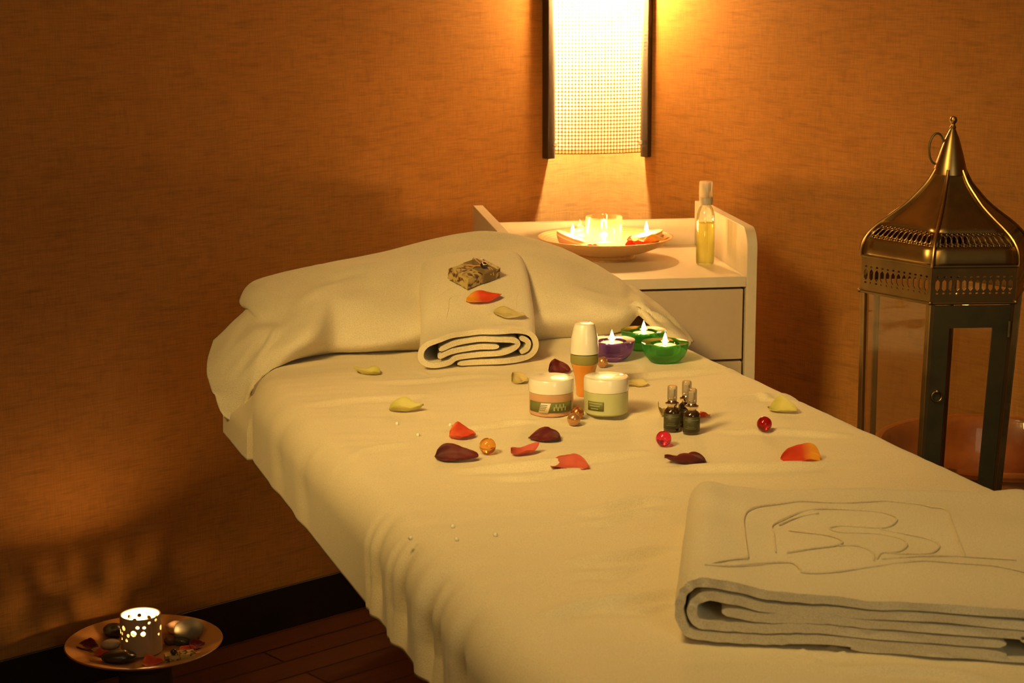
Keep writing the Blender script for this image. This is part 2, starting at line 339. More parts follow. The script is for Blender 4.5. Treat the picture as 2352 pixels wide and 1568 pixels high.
folds = [((868, 1345), .014, .012), ((852, 1290), .010, .008), ((922, 1415), .016, .016), ((905, 1380), .010, .010), ((985, 1490), .020, .016), ((1005, 1430), .012, .010), ((1060, 1530), .018, .010), ((700, 1150), .03, .005), ((640, 1000), .03, .006)]
folds = [(onp(x, y, bs*S0, bs).dot(bd), wdt, h) for (x, y), wdt, h in folds]
def top_dz(s, d):
    z = .0022*fb(s*6, d*16)+.0011*fb(s*18, d*48, 3)
    for a, b, c, e, wd, h in ridges:
        vx, vy = c-a, e-b; l2 = vx*vx+vy*vy; t = ((s-a)*vx+(d-b)*vy)/l2
        if t < -.15 or t > 1.15: continue
        tc = max(0, min(1, t)); px_, py_ = a+vx*tc, b+vy*tc
        py_ += .006*math.sin(t*7+a*20)
        q = ((s-px_)**2+(d-py_)**2)/(wd*wd)
        if q < 16:
            q2 = ((s-px_)**2+(d-py_+wd*1.5)**2)/(wd*wd*1.2); z += h*(1.7*math.exp(-q*1.3)-.9*math.exp(-q2))*max(0, 1-abs(2*t-1)**3)
    return z
RE = .055
CR = .19; SM = (S0+S1)/2
def sheet_mesh():
    prof = []   # (s, z, ns, nz, side) from right hem over the top to left hem
    for i in range(12): prof.append((S1+.004, BZ-.20+(.20-RE*.6)*i/12, 1, 0, 0))
    for i in range(9):
        a = PI/2*i/8; r = RE*.6; prof.append((S1-r+r*math.cos(a)+.004*math.cos(a), BZ-r+r*math.sin(a), math.cos(a), math.sin(a), 0))
    n = 210; sa, sb = S1-RE*.6, S0+RE
    for i in range(1, n): prof.append((sa+(sb-sa)*i/n, BZ, 0, 1, 0))
    for i in range(15):
        a = PI/2*i/14; prof.append((S0+RE-RE*math.sin(a), BZ-RE+RE*math.cos(a), -math.sin(a), math.cos(a), a/(PI/2)*.5))
    for i in range(1, 19): prof.append((S0-.002*i/18, BZ-RE-(.123-RE)*i/18, -1, 0, .5+.5*i/18))
    rows = []
    nd = 460
    ds = [D0+(D1-D0)*j/nd for j in range(nd+1)]
    for d in ds:
        row = []
        e = max(0, d-(D1-.03))/.03; drop = .03*(1-math.sqrt(max(0, 1-e*e)))
        for s, z, ns, nz, sf in prof:
            o = 0
            if nz > .3: o += top_dz(s, d)*nz*min(1, abs(s-S1)/.03)
            if sf > 0:
                for fd, wdt, h in folds:
                    skew = (BZ-z-.07)*.25
                    q = ((d-fd+skew)/wdt)**2
                    if q < 9: o -= h*math.exp(-q)*min(1, max(0, (sf-.12)/.5))*(1-.95*max(0, sf-.72)/.28)*.8
                    q = ((d-fd-wdt*1.6+skew)/wdt)**2
                    if q < 9: o += .5*h*math.exp(-q)*min(1, max(0, (sf-.12)/.5))
                o += .001*sf*fb(d*14, z*4, 1)
            e = max(0, min(1, (d-2.86)/.33)) if s < SM else max(0, min(1, (d-(D1-.15))/.15)); ins = (.24 if s < SM else .13)*(1-math.sqrt(1-e*e))
            if sf > 0 and d > 2.90:             # loose tail of the sheet at the head end
                t = max(0, min(1, (d-2.80)/.15)); t = t*t*(3-2*t); t2 = max(0, min(1, (3.12-d)/.02)); low = max(0, min(1, (.745-z)/.05)); low = low*low*(3-2*low)
                o += t*t2*low*(ins+.009); z -= t*t2*.002*max(0, sf-.5)
            row.append(B(SM+(s-SM)*(1-ins/.4)+ns*o, d, z+nz*o-drop*(1 if nz > 0 else 0)))
        rows.append(row)
    # head end skirt
    last = rows[-1]; m2 = [v.copy()+bd*.003 for v in last]
    for k, v in enumerate(m2): v.z = min(v.z, BZ-.14)
    rows.append([Vector((*(v+bd*.004).xy, min(v.z, max(BZ-.14, v.z-.015)))) for v in last]); rows.append(m2)
    return MB().grid(rows)
sh = sheet_mesh().build('bed_sheet', 'sheet', solid=.0016, angle=180)
tag(sh, 'cream cotton sheet stretched over the massage table, creased and draped at its left side', 'sheet')
tb = thing('massage_table', 'padded massage table under the cream sheet', 'massage table', B(.945, 2.2, 0), rad(18.85))
def bl(s, d, z): return (s-.945, d-2.2, z)
def rounded_slab(s0, s1, d0, d1, z0, z1, rr):
    pts = []
    for cs_, cd_s, a0 in ((s1-rr, d1-rr, 0), (s0+rr, d1-rr, 90), (s0+rr, d0+rr, 180), (s1-rr, d0+rr, 270)):
        for i in range(9): a = rad(a0+90*i/8); pts.append((cs_+rr*math.cos(a), cd_s+rr*math.sin(a)))
    n = len(pts); vs = [bl(a, b_, z0) for a, b_ in pts]+[bl(a, b_, z1) for a, b_ in pts]
    return MB().add(vs, [tuple(range(n-1, -1, -1)), tuple(range(n, 2*n))]+[(i, (i+1) % n, n+(i+1) % n, n+i) for i in range(n)])
rounded_slab(S0+.024, S1-.014, D0+.02, D1-.035, BZ-.10, BZ-.012, .24).build('mattress', 'mattress', tb, bevel=.03)
rounded_slab(S0+.07, S1-.07, D0+.06, D1-.09, BZ-.15, BZ-.101, .2).build('frame', 'bedwood', tb, bevel=.004)
for s in (1.02, 1.24):
    for d in (1.25, 3.15):
        MB().box(bl(s-.025, d-.025, 0), bl(s+.025, d+.025, BZ-.151)).build('leg', 'bedwood', tb, bevel=.003)
def sz(x, y): P = onz(x, y, BZ+.001); s, d = sd(P); return P, BZ+top_dz(s, d)+.001
def onbed(x, y):
    P, z = sz(x, y); return Vector((P.x, P.y, z))
# ------------------------------------------------------------------ pillow under a terry cover
cols = [
 [((514, 957), 3.05), ((493, 905), 3.09), ((478, 850), 3.14), ((493, 788), 3.20)],
 [((549, 969), 3.03), ((545, 895), 3.05), ((532, 820), 3.10), ((527, 757), 3.20)],
 [((574, 905), 3.02), ((588, 840), 3.035), ((592, 765), 3.10), ((571, 711), 3.22)],
 [((592, 880), 3.02), ((612, 822), 3.03), ((618, 742), 3.11), ((558, 692), 3.235)],
 [((615, 856), 3.02), ((640, 800), 3.03), ((655, 720), 3.12), ((592, 656), 3.25)],
 [((672, 822), 3.03), ((712, 772), 3.015), ((722, 690), 3.12), ((690, 627), 3.26)],
 [((760, 826), 3.10), ((768, 785), 3.055), ((780, 680), 3.12), ((770, 608), 3.27)],
 [((860, 828), 3.09), ((862, 785), 3.035), ((868, 670), 3.12), ((880, 589), 3.27)],
 [((960, 820), 3.07), ((965, 762), 3.04), ((970, 660), 3.15), ((985, 563), 3.28)],
 [((1100, 806), 3.07), ((1100, 750), 3.05), ((1105, 650), 3.17), ((1105, 545), 3.28)],
 [((1240, 784), 3.09), ((1240, 730), 3.05), ((1238, 640), 3.14), ((1215, 555), 3.27)],
 [((1340, 771), 3.09), ((1345, 722), 3.06), ((1343, 655), 3.13), ((1300, 581), 3.26)],
 [((1425, 757), 3.09), ((1425, 716), 3.07), ((1415, 680), 3.13), ((1382, 624), 3.24)],
 [((1468, 722), 3.09), ((1462, 704), 3.09), ((1452, 688), 3.15), ((1432, 652), 3.22)],
 [((1508, 762), 3.05), ((1500, 735), 3.07), ((1492, 708), 3.12), ((1480, 680), 3.20)],
 [((1560, 782), 3.02), ((1552, 763), 3.05), ((1545, 748), 3.11), ((1538, 730), 3.16)],
 [((1585, 793), 3.02), ((1583, 790), 3.05), ((1583, 788), 3.10), ((1584, 790), 3.13)]]
def cover_mesh():
    G = []
    for ci, c in enumerate(cols):
        pts = [onD(x, y, d) for (x, y), d in c]
        cr_ = pts[-1]
        if ci < 4: e = cr_+bd*.03+bs*.015-Vector((0, 0, .015)); f = cr_+bd*.05+bs*.04-Vector((0, 0, .05))
        else:
            dd = sd(cr_)[1]; e = cr_+bd*(3.33-dd)*.7-Vector((0, 0, .02)); f = B(sd(cr_)[0], 3.345, max(BZ-.01, BZ+.02 if ci < 14 else BZ-.06))
        if ci >= 6 and ci <= 12: pts[0].z = max(pts[0].z, BZ+.003)
        G.append(pts+[e, f])
    K = 9; out = []
    dense = [spline(c, K) for c in G]          # along each column
    nrow = len(dense[0]); rows = []
    for j in range(nrow): rows.append(spline([dc[j] for dc in dense], 12))
    nu = len(rows[0])
    for j, r in enumerate(rows):
        for i in range(nu):
            u = i/(nu-1); v = j/(nrow-1)
            w_ = math.sin(PI*min(1, v*1.3)) if v < .77 else .3
            n = .008*fb(u*9+v*3, v*9+u*4)+.0035*fb(u*22, v*16, 2)
            # long soft creases on the left half
            for (u0, v0, u1, v1, h, wd) in [(.26, .40, .47, .47, .006, .018), (.30, .52, .50, .50, .006, .016), (.40, .44, .50, .56, -.004, .02), (.24, .56, .36, .60, .005, .015), (.60, .52, .76, .50, .005, .02), (.66, .40, .80, .36, -.004, .03), (.79, .20, .93, .30, .008, .02), (.10, .16, .24, .34, .003, .02)]:
                t = ((u-u0)*(u1-u0)+(v-v0)*(v1-v0))/((u1-u0)**2+(v1-v0)**2)
                if -.1 < t < 1.1:
                    q = ((u-u0-t*(u1-u0))**2+(v-v0-t*(v1-v0))**2)/(wd*wd)
                    if q < 9: n += 1.5*h*math.exp(-q)*max(0, 1-abs(2*t-1)**3)
            r[i] = r[i]+(Vector((0, 0, 1))-bd*.6)*n*(w_ if j > 0 else .2)
    return MB().grid(rows)
cv = cover_mesh().build('pillow_cover', 'towel', angle=180, solid=.009)
tag(cv, 'large cream terry towel draped over the pillow at the head of the massage table', 'towel cover')
def pillow():
    b = MB(); rows = []
    for i in range(25):
        a = PI*i/24; row = []
        for k in range(24):
            q = 2*PI*k/24; cs, sn = math.cos(q), math.sin(q)
            e = max(1e-3, math.sin(a))**.35
            row.append(Vector((-.25*math.cos(a), .07*e*math.copysign(abs(cs)**.8, cs), .048*e*math.copysign(abs(sn)**.9, sn)+.05)))
        rows.append(row)
    return b.grid(rows, wrap=True)
pl = pillow().build('pillow', simple('pillow_ticking', (.30, .10, .04), .8), loc=B(1.05, 3.22, BZ+.004), rz=rad(18.85))
tag(pl, 'brown pillow glimpsed in the gap under the draped terry cover, behind the tealights', 'pillow')
# ------------------------------------------------------------------ folded towels
def ribbon(path, th, k=6):
    """2-D centre line -> list of (left, right) pairs with rounded ends"""
    P = spline([(a, z, 0) for a, z in path], k); m = len(P); out = []
    for i, p in enumerate(P):
        t = (P[min(i+1, m-1)]-P[max(i-1, 0)]).normalized(); n = Vector((-t.y, t.x, 0))
        e = min(i, m-1-i)/3; hw = th/2*(math.sqrt(1-(1-min(1, e))**2)*.7+.3 if e < 1 else 1)
        out.append((p+n*hw, p-n*hw))
    return out
def towel_mesh(paths, th, W, Ln, mapf, nv=30, rc=.03, endz=.4):
    b = MB()
    for path in paths:
        pr = ribbon(path, th)
        loop = [a for a, _ in pr]+[c for _, c in reversed(pr)]; m = len(loop); h = len(pr)
        vs = []; fs = []
        for j in range(nv+1):
            v = j/nv*Ln; e = max(0, v-(Ln-rc))/rc; ins = rc*(1-math.sqrt(max(0, 1-e*e)))*.9
            e2 = max(0, v-(Ln-.02))/.02; zc = 1-endz*(1-math.sqrt(max(0, 1-e2*e2)))
            for p in loop:
                a = ins+p.x*(W-2*ins)/W; vs.append(mapf(a, v, p.y*zc))
        for j in range(nv):
            for k in range(m): fs.append((j*m+k, j*m+(k+1) % m, (j+1)*m+(k+1) % m, (j+1)*m+k))
        for base in (0, nv*m):
            for i in range(h-1): fs.append((base+i, base+i+1, base+m-2-i, base+m-1-i))
        b.add(vs, fs)
    return b
# big folded towel, near right
TFL = onz(1560, 1432, BZ+.02); TBL = onz(1590, 1112, BZ+.05)
TFL.z = TBL.z = 0
TFR = TFL+az(101.5)*.47; TBR = onz(2352, 1128, BZ+.05); TBR.z = 0; TBR = TBL+(TBR-TBL)*1.01
WA, LA = .45, .42
def tmapA(a, v, z):
    fa, fv = a/WA, v/LA
    P = (TFL*(1-fa)+TFR*fa)*(1-fv)+(TBL*(1-fa)+TBR*fa)*fv
    hz = z/.058
    z = z+hz*(.0035*fb(fa*4, fv*5)+.0018*math.sin(fv*17+fa*5)+.002*fb(fa*14, fv*3, 5))-hz*.004*(fv)
    z += .004*math.sin(fa*8+.5)*(1-fv)*hz
    P = P+bd*(.0012*math.sin(a*300+z*400))*(1-fv)
    return Vector((P.x, P.y, BZ+.0035+max(z, 0)))
ta = [[(.446, .030), (.452, .044), (.43, .052), (.36, .049), (.25, .052), (.16, .050), (.09, .047), (.05, .052), (.022, .056), (.006, .050), (0, .032), (.004, .014), (.018, .0055), (.08, .005), (.13, .009), (.22, .008), (.30, .007)],
      [(.44, .036), (.405, .030), (.36, .035), (.25, .041), (.16, .039), (.09, .035), (.05, .040), (.026, .043), (.014, .036), (.012, .026), (.017, .018), (.03, .0155), (.08, .0155), (.13, .0195), (.24, .0185), (.30, .018)],
      [(.34, .0225), (.318, .024), (.305, .0285), (.20, .0300), (.13, .0290), (.08, .0255), (.04, .0290)],
      [(.16, .0035), (.25, -.001), (.34, .003), (.44, .006), (.451, .013), (.44, .019), (.38, .020), (.33, .0125)]]
ftw = thing('folded_towel', 'large folded cream towel with stitched monogram lying at the near right end of the table', 'towel', (0, 0, 0))
tfo = towel_mesh(ta, .0088, WA, LA, tmapA, nv=46)
fo_ = tfo.build('towel_body', 'towel', ftw, angle=60)
def on_towelA(x, y):
    P = onz(x, y, BZ+.058)
    # invert the bilinear map by iteration
    a, v = .2, .2
    for _ in range(12):
        Q = tmapA(a, v, .0566); e = P-Q; ua = (tmapA(a+.01, v, .0566)-Q)/.01; uv = (tmapA(a, v+.01, .0566)-Q)/.01
        det = ua.x*uv.y-ua.y*uv.x; a += (e.x*uv.y-e.y*uv.x)/det; v += (ua.x*e.y-ua.y*e.x)/det
    a = max(.01, min(WA-.01, a)); v = max(.01, min(LA-.02, v)); return tmapA(a, v, topA(a)+.0005)
def topA(a):
    P = [(.004, .050), (.022, .0608), (.05, .0570), (.09, .052), (.16, .055), (.25, .057), (.36, .054), (.43, .057), (.45, .055)]
    for (a0, z0), (a1, z1) in zip(P, P[1:]):
        if a <= a1: t = max(0, (a-a0)/(a1-a0)); return z0+(z1-z0)*t
    return .055
zz = lambda pts: [(1500+x/2.76, 1050+y/2.76) for x, y in pts]
lines = [
 [(600, 650), (580, 500), (578, 370), (640, 320), (800, 280), (950, 262), (1200, 268), (1450, 262), (1600, 268), (1700, 280), (1760, 300), (1860, 320), (1900, 430), (1980, 615)],
 [(775, 590), (765, 480), (760, 400), (900, 350), (1050, 318), (1250, 318), (1420, 335), (1520, 370), (1545, 400), (1510, 430), (1440, 440), (1300, 425), (1180, 415), (1120, 430), (1200, 460), (1400, 470), (1560, 500), (1610, 540), (1560, 590), (1450, 605), (1420, 640)],
 [(1440, 445), (1600, 475), (1740, 500), (1815, 540), (1760, 590), (1600, 605), (1480, 605)],
 [(860, 440), (980, 470), (1100, 490), (1190, 530), (1180, 565), (1000, 580), (850, 595)],
 [(600, 655), (480, 690), (380, 720), (260, 730)],
 [(330, 750), (500, 735), (640, 690), (760, 660), (880, 655), (930, 690), (950, 712), (1100, 712), (1400, 680), (1700, 655), (1950, 670), (2150, 690), (2350, 740)],
 [(1050, 345), (900, 370), (800, 400)], [(1180, 570), (1300, 570), (1390, 600), (1400, 650)], [(1450, 640), (1700, 620), (1950, 610), (2300, 640)]]
eb = MB()
for ln in lines:
    P = [on_towelA(*q) for q in zz(ln)]
    eb.tube(spline(P, 7), .0010, 5)
eb.build('stitched_monogram', 'stitch', ftw)
# rolled towel leaning on the pillow
WB, LB = .188, .335
base = [(2.905, 0), (2.955, .0), (3.005, .014), (3.06, .042), (3.12, .064), (3.19, .082), (3.235, .086)]
bp_ = spline([(d, z, 0) for d, z in base], 10)
bl_ = [0]
for a, b in zip(bp_, bp_[1:]): bl_.append(bl_[-1]+(b-a).length)
LB = bl_[-1]
def pathB(v):
    for i in range(len(bl_)-1):
        if v <= bl_[i+1]+1e-9:
            t = (v-bl_[i])/(bl_[i+1]-bl_[i]); p = bp_[i].lerp(bp_[i+1], t)
            d = (bp_[min(i+2, len(bp_)-1)]-bp_[max(i-1, 0)]).normalized(); return p, d
    return bp_[-1], (bp_[-1]-bp_[-2]).normalized()
sB = lambda v: .840+.090*(v/LB)
def tmapB(a, v, z):
    p, d = pathB(min(v, LB)); n = Vector((-d.y, d.x, 0))
    z2 = z+(z/.055)*(.0025*fb(a*30, v*14, 4))
    # near end slumps and widens, far end is pressed into the cover
    q = p+n*z2; wd = 1.05+.05*math.exp(-v/.05)
    s = sB(v)+(a-WB/2)*wd+WB/2
    return B(s, q.x-.004*math.sin(a*60)*math.exp(-v/.02), BZ+.0035+q.y)
tbp = [[(.060, .0045), (.11, .0045), (.16, .005), (.180, .012), (.187, .028), (.181, .044), (.165, .0515), (.12, .0555), (.08, .0550), (.04, .0500), (.014, .043), (.003, .030), (.004, .015), (.018, .0065), (.045, .0080), (.06, .0150), (.10, .0175), (.13, .0190), (.150, .0245), (.156, .032), (.145, .0385), (.105, .0435), (.065, .0405), (.03, .031)],
       [(.160, .016), (.172, .022), (.1735, .034), (.160, .041)], [(.028, .019), (.05, .0255), (.09, .0300), (.125, .0300)]]
rtw = thing('rolled_towel', 'small folded cream towel propped against the draped pillow, soap and petals on top', 'towel', (0, 0, 0))
towel_mesh(tbp, .0088, WB, LB, tmapB, nv=44, rc=.034, endz=.75).build('towel_body', 'towel', rtw, angle=60)
def on_towelB(x, y, up=.0010):
    # intersect the pixel ray with the towel's top surface
    d = ray(x, y); best = None
    for j in range(161):
        v = LB*j/160
        for i in range(61):
            a = WB*i/60; P = tmapB(a, v, topB(a)+up)
            t = (P-OC).normalized(); e = (t-d.normalized()).length
            if best is None or e < best[0]: best = (e, P, a, v)
    return best[1], best[2], best[3]
def topB(a):
    P = [(0, .036), (.014, .0475), (.04, .0545), (.08, .0595), (.12, .060), (.165, .056), (.181, .0465), (.19, .03)]
    for (a0, z0), (a1, z1) in zip(P, P[1:]):
        if a <= a1: return z0+(z1-z0)*(a-a0)/(a1-a0)
    return .05
eb = MB(); z2 = lambda pts: [(940+x/5.227, 560+y/5.227) for x, y in pts]
for ln in [[(330, 935), (365, 780), (385, 620), (440, 570), (540, 535)], [(450, 900), (480, 760), (495, 660), (590, 620), (650, 610)], [(560, 735), (600, 700), (640, 685)],
           [(860, 905), (960, 890), (1060, 870)], [(930, 860), (1010, 820), (1030, 770)], [(1300, 585), (1295, 690), (1285, 780)]]:
    eb.tube(spline([on_towelB(*q, up=-.0002)[0] for q in z2(ln)], 6), .0009, 5)
eb.build('stitched_monogram', 'stitch', rtw)
# ------------------------------------------------------------------ wall lamp in the corner
ZL0, ZL1 = .985, 1.78
sconce = thing('wall_lamp', 'corner wall lamp with glowing perforated shade between dark wooden bars', 'lamp', CN+Vector((0, 0, ZL0)))
lamp_d = (lw+rw).normalized()
def bar(d, other, t0, t1, off, th, zb):
    b = MB(); w0 = d*t0+other*off; w1 = d*t1+other*off; n = other*th
    vs = [w0, w1, w1+n, w0+n]; vs = [v+Vector((0, 0, zb)) for v in vs]+[v+Vector((0, 0, ZL1-ZL0)) for v in vs]
    return b.add(vs, [(0, 3, 2, 1), (4, 5, 6, 7), (0, 1, 5, 4), (1, 2, 6, 5), (2, 3, 7, 6), (3, 0, 4, 7)])
bar(lw, rw, .192, .214, .0, .022, 0).build('side_bar', 'blackbar', sconce, bevel=.002)
bar(rw, lw, .129, .153, .0, .014, .0).build('side_bar', 'blackbar', sconce, bevel=.002)
PA = lw*.196+rw*.026; PB = rw*.134+lw*.018
def arcpt(t, off=0, bulge=.018):
    c = PA.lerp(PB, t); ch = (PB-PA).normalized(); n = Vector((ch.y, -ch.x, 0))
    if n.dot(lamp_d) < 0: n = -n
    return c+n*(bulge*4*t*(1-t)+off)
def shademat():
    m = D.materials.new('perforated_metal'); m.use_nodes = True; nt = m.node_tree; nt.nodes.clear()
    o = N(nt, 'ShaderNodeOutputMaterial'); uv = N(nt, 'ShaderNodeUVMap'); sx = N(nt, 'ShaderNodeSeparateXYZ'); L(nt, uv.outputs[0], sx.inputs[0])
    def cell(out):
        f = N(nt, 'ShaderNodeMath', operation='FRACT'); L(nt, out, f.inputs[0])
        s = N(nt, 'ShaderNodeMath', operation='SUBTRACT'); L(nt, f.outputs[0], s.inputs[0]); s.inputs[1].default_value = .5
        q = N(nt, 'ShaderNodeMath', operation='POWER'); a = N(nt, 'ShaderNodeMath', operation='ABSOLUTE'); L(nt, s.outputs[0], a.inputs[0]); L(nt, a.outputs[0], q.inputs[0]); q.inputs[1].default_value = 3.; return q.outputs[0]
    a = N(nt, 'ShaderNodeMath', operation='ADD'); L(nt, cell(sx.outputs['X']), a.inputs[0]); L(nt, cell(sx.outputs['Y']), a.inputs[1])
    c = N(nt, 'ShaderNodeMath', operation='LESS_THAN'); L(nt, a.outputs[0], c.inputs[0]); c.inputs[1].default_value = .40**3
    t = N(nt, 'ShaderNodeBsdfTransparent'); d = N(nt, 'ShaderNodeBsdfDiffuse'); d.inputs[0].default_value = (.42, .25, .09, 1)
    tl = N(nt, 'ShaderNodeBsdfTranslucent'); tl.inputs[0].default_value = (.8, .45, .12, 1); x0 = N(nt, 'ShaderNodeMixShader'); x0.inputs[0].default_value = .10; L(nt, d.outputs[0], x0.inputs[1]); L(nt, tl.outputs[0], x0.inputs[2])
    x = N(nt, 'ShaderNodeMixShader'); L(nt, c.outputs[0], x.inputs[0]); L(nt, x0.outputs[0], x.inputs[1]); L(nt, t.outputs[0], x.inputs[2]); L(nt, x.outputs[0], o.inputs[0]); return m
def diffmat():
    m = D.materials.new('frosted_liner'); m.use_nodes = True; nt = m.node_tree; nt.nodes.clear()
    o = N(nt, 'ShaderNodeOutputMaterial'); t = N(nt, 'ShaderNodeBsdfTransparent'); t.inputs[0].default_value = (.29, .20, .11, 1)
    tl = N(nt, 'ShaderNodeBsdfTranslucent'); tl.inputs[0].default_value = (.97, .88, .64, 1)
    x = N(nt, 'ShaderNodeMixShader'); x.inputs[0].default_value = .55; L(nt, t.outputs[0], x.inputs[1]); L(nt, tl.outputs[0], x.inputs[2]); L(nt, x.outputs[0], o.inputs[0]); return m
NC = 27
rows = []; nz_ = 40
for j in range(nz_+1):
    z = .012+(ZL1-ZL0-.012)*j/nz_; rows.append([arcpt(i/24)+Vector((0, 0, z)) for i in range(25)])
shd = MB().grid(rows).build('perforated_shade', shademat(), sconce)
uvl = shd.data.uv_layers.new(name='UVMap'); vert = shd.data.vertices
nrows = (ZL1-ZL0-.012)/(.232/NC)
for lp in shd.data.loops:
    i = lp.vertex_index % 25; j = lp.vertex_index//25; uvl.data[lp.index].uv = (i/24*NC, j/nz_*nrows)
rows = []
for j in range(21):
    z = .02+(ZL1-ZL0-.03)*j/20; rows.append([arcpt(.01+.98*i/24, -.004)+Vector((0, 0, z)) for i in range(25)])
MB().grid(rows).build('frosted_liner', diffmat(), sconce)
edge = MB().tube([arcpt(i/24)+Vector((0, 0, .012)) for i in range(25)], .0012, 6).build('shade_rim', 'brassbright', sconce)
for P_, o_ in ((PA, lamp_d), (PB, lamp_d)):
    Mx = Matrix.Translation(P_+o_*.004+Vector((0, 0, .035))) @ o_.to_track_quat('Z', 'X').to_matrix().to_4x4()
    MB().lathe([(.0055, 0), (.0055, .003), (.004, .005), (1e-6, .0055)], 16, M4=Mx).build('screw', 'screw', sconce)
bulbP = lamp_d*.110
MB().lathe([(1e-6, .400), (.010, .401), (.019, .41), (.0225, .425), (.0225, .46), (.019, .478), (.010, .49), (1e-6, .491)], 20, c=(bulbP.x, bulbP.y, 0)).build('bulb', emis('bulb_glow', (1, .85, .48), 6400), sconce)
MB().box((-.02, -.02, .4915), (.02, .02, .58), Matrix.Translation(bulbP)).build('lamp_holder', 'blackbar', sconce)
# ------------------------------------------------------------------ trolley
cdv, csv = az(-7.8), az(82.2)
CS0, CS1, CD0, CD1, CZ = .466, .979, 3.564, 4.015, .83
cab = thing('trolley_cabinet', 'white laminate trolley cabinet with drawers, standing in the corner behind the table', 'cabinet', csv*((CS0+CS1)/2)+cdv*((CD0+CD1)/2), rad(7.8))
hw, hd = (CS1-CS0)/2, (CD1-CD0)/2
def side_panel(x0, x1):
    pts = [(-hd, 0)]; r = .04; zt = .925
    for i in range(9):
        a = PI-PI/2*i/8; pts.append((-hd+r+r*math.cos(a), zt-r+r*math.sin(a)))
    pts += [(hd, zt), (hd, 0)]
    n = len(pts); vs = [(x0, y, z) for y, z in pts]+[(x1, y, z) for y, z in pts]
    return MB().add(vs, [tuple(range(n)), tuple(range(2*n-1, n-1, -1))]+[(i, i+n, (i+1) % n+n, (i+1) % n) for i in range(n)])
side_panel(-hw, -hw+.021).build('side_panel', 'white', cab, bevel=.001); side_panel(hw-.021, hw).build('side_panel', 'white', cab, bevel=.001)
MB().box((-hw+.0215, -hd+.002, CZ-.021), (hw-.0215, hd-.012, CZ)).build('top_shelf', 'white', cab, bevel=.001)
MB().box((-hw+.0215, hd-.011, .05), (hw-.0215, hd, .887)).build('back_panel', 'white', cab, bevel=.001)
MB().box((-hw+.0215, -hd+.03, .05), (hw-.0215, hd-.012, CZ-.0215)).build('carcass', 'gap', cab)
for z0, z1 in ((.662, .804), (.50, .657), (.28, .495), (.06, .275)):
    MB().box((-hw+.026, -hd+.006, z0), (hw-.026, -hd+.0295, z1)).build('drawer', 'dimface', cab, bevel=.0012)  # white laminate fronts, dim light there darkened into their colour
for sx_ in (-hw+.06, hw-.06):
    for sy_ in (-hd+.06, hd-.06):
        MB().sphere((sx_, sy_, .025), .025, 16).build('castor', 'blackbar', cab)
# ------------------------------------------------------------------ candles
def flame(parent, loc, r=.0042, h=.022, power=.10, name='flame'):
    prof = [(1e-6, 0), (r*.7, h*.10), (r, h*.28), (r*.85, h*.5), (r*.45, h*.75), (r*.12, h*.93), (1e-6, h)]
    f = MB().lathe(prof, 14).build(name, 'flame', parent, loc=loc)
    if power:
        l = lamp('POINT', 'flame_light', (0, 0, 0), power, (1, .50, .14), .006); l.parent = parent; l.location = Vector(loc)+Vector((0, 0, h*.6)); l.data.shadow_soft_size = .008
    return f
def wick(parent, loc): return MB().tube([loc, (loc[0], loc[1], loc[2]+.006), (loc[0]+.001, loc[1], loc[2]+.008)], .0007, 6).build('wick', 'wick', parent)
def tealight(parent, z, power, tilt=None):
    MB().lathe([(.0185, z), (.019, z+.001), (.019, z+.0145), (.0194, z+.015), (.0188, z+.0145), (.0186, z+.002), (1e-6, z+.002)], 32).build('tealight_cup', 'tin', parent)
    MB().lathe([(1e-6, z+.002), (.0184, z+.002), (.0184, z+.0115), (.012, z+.0108), (1e-6, z+.0105)], 32).build('wax', 'wax', parent)
    wick(parent, (0, 0, z+.0105)); flame(parent, (0, 0, z+.0145), power=power)
def glass_holder(x, y, mat, label, power):
    t = thing('tealight_holder', label, 'candle holder', onbed(x, y), group='coloured glass tealight holders')
    outer = [(.001, .0), (.018, .0), (.026, .0035), (.033, .011), (.0375, .021), (.0395, .031), (.0400, .0335)]
    inner = [(.0395, .0345), (.034, .0335), (.0245, .0325), (.0235, .030), (.0225, .018), (.0215, .0145), (1e-6, .014)]
    MB().lathe(outer+inner, 56).build('glass_bowl', mat, t)
    tealight(t, .0150, power); return t
glass_holder(1405, 826, 'purple', 'purple glass tealight holder, lit, left of the two green ones', .10)
glass_holder(1478, 802, 'green', 'green glass tealight holder, lit, behind the others against the pillow towel', .10)
glass_holder(1527, 830, 'green', 'green glass tealight holder, lit, front right of the group', .12)
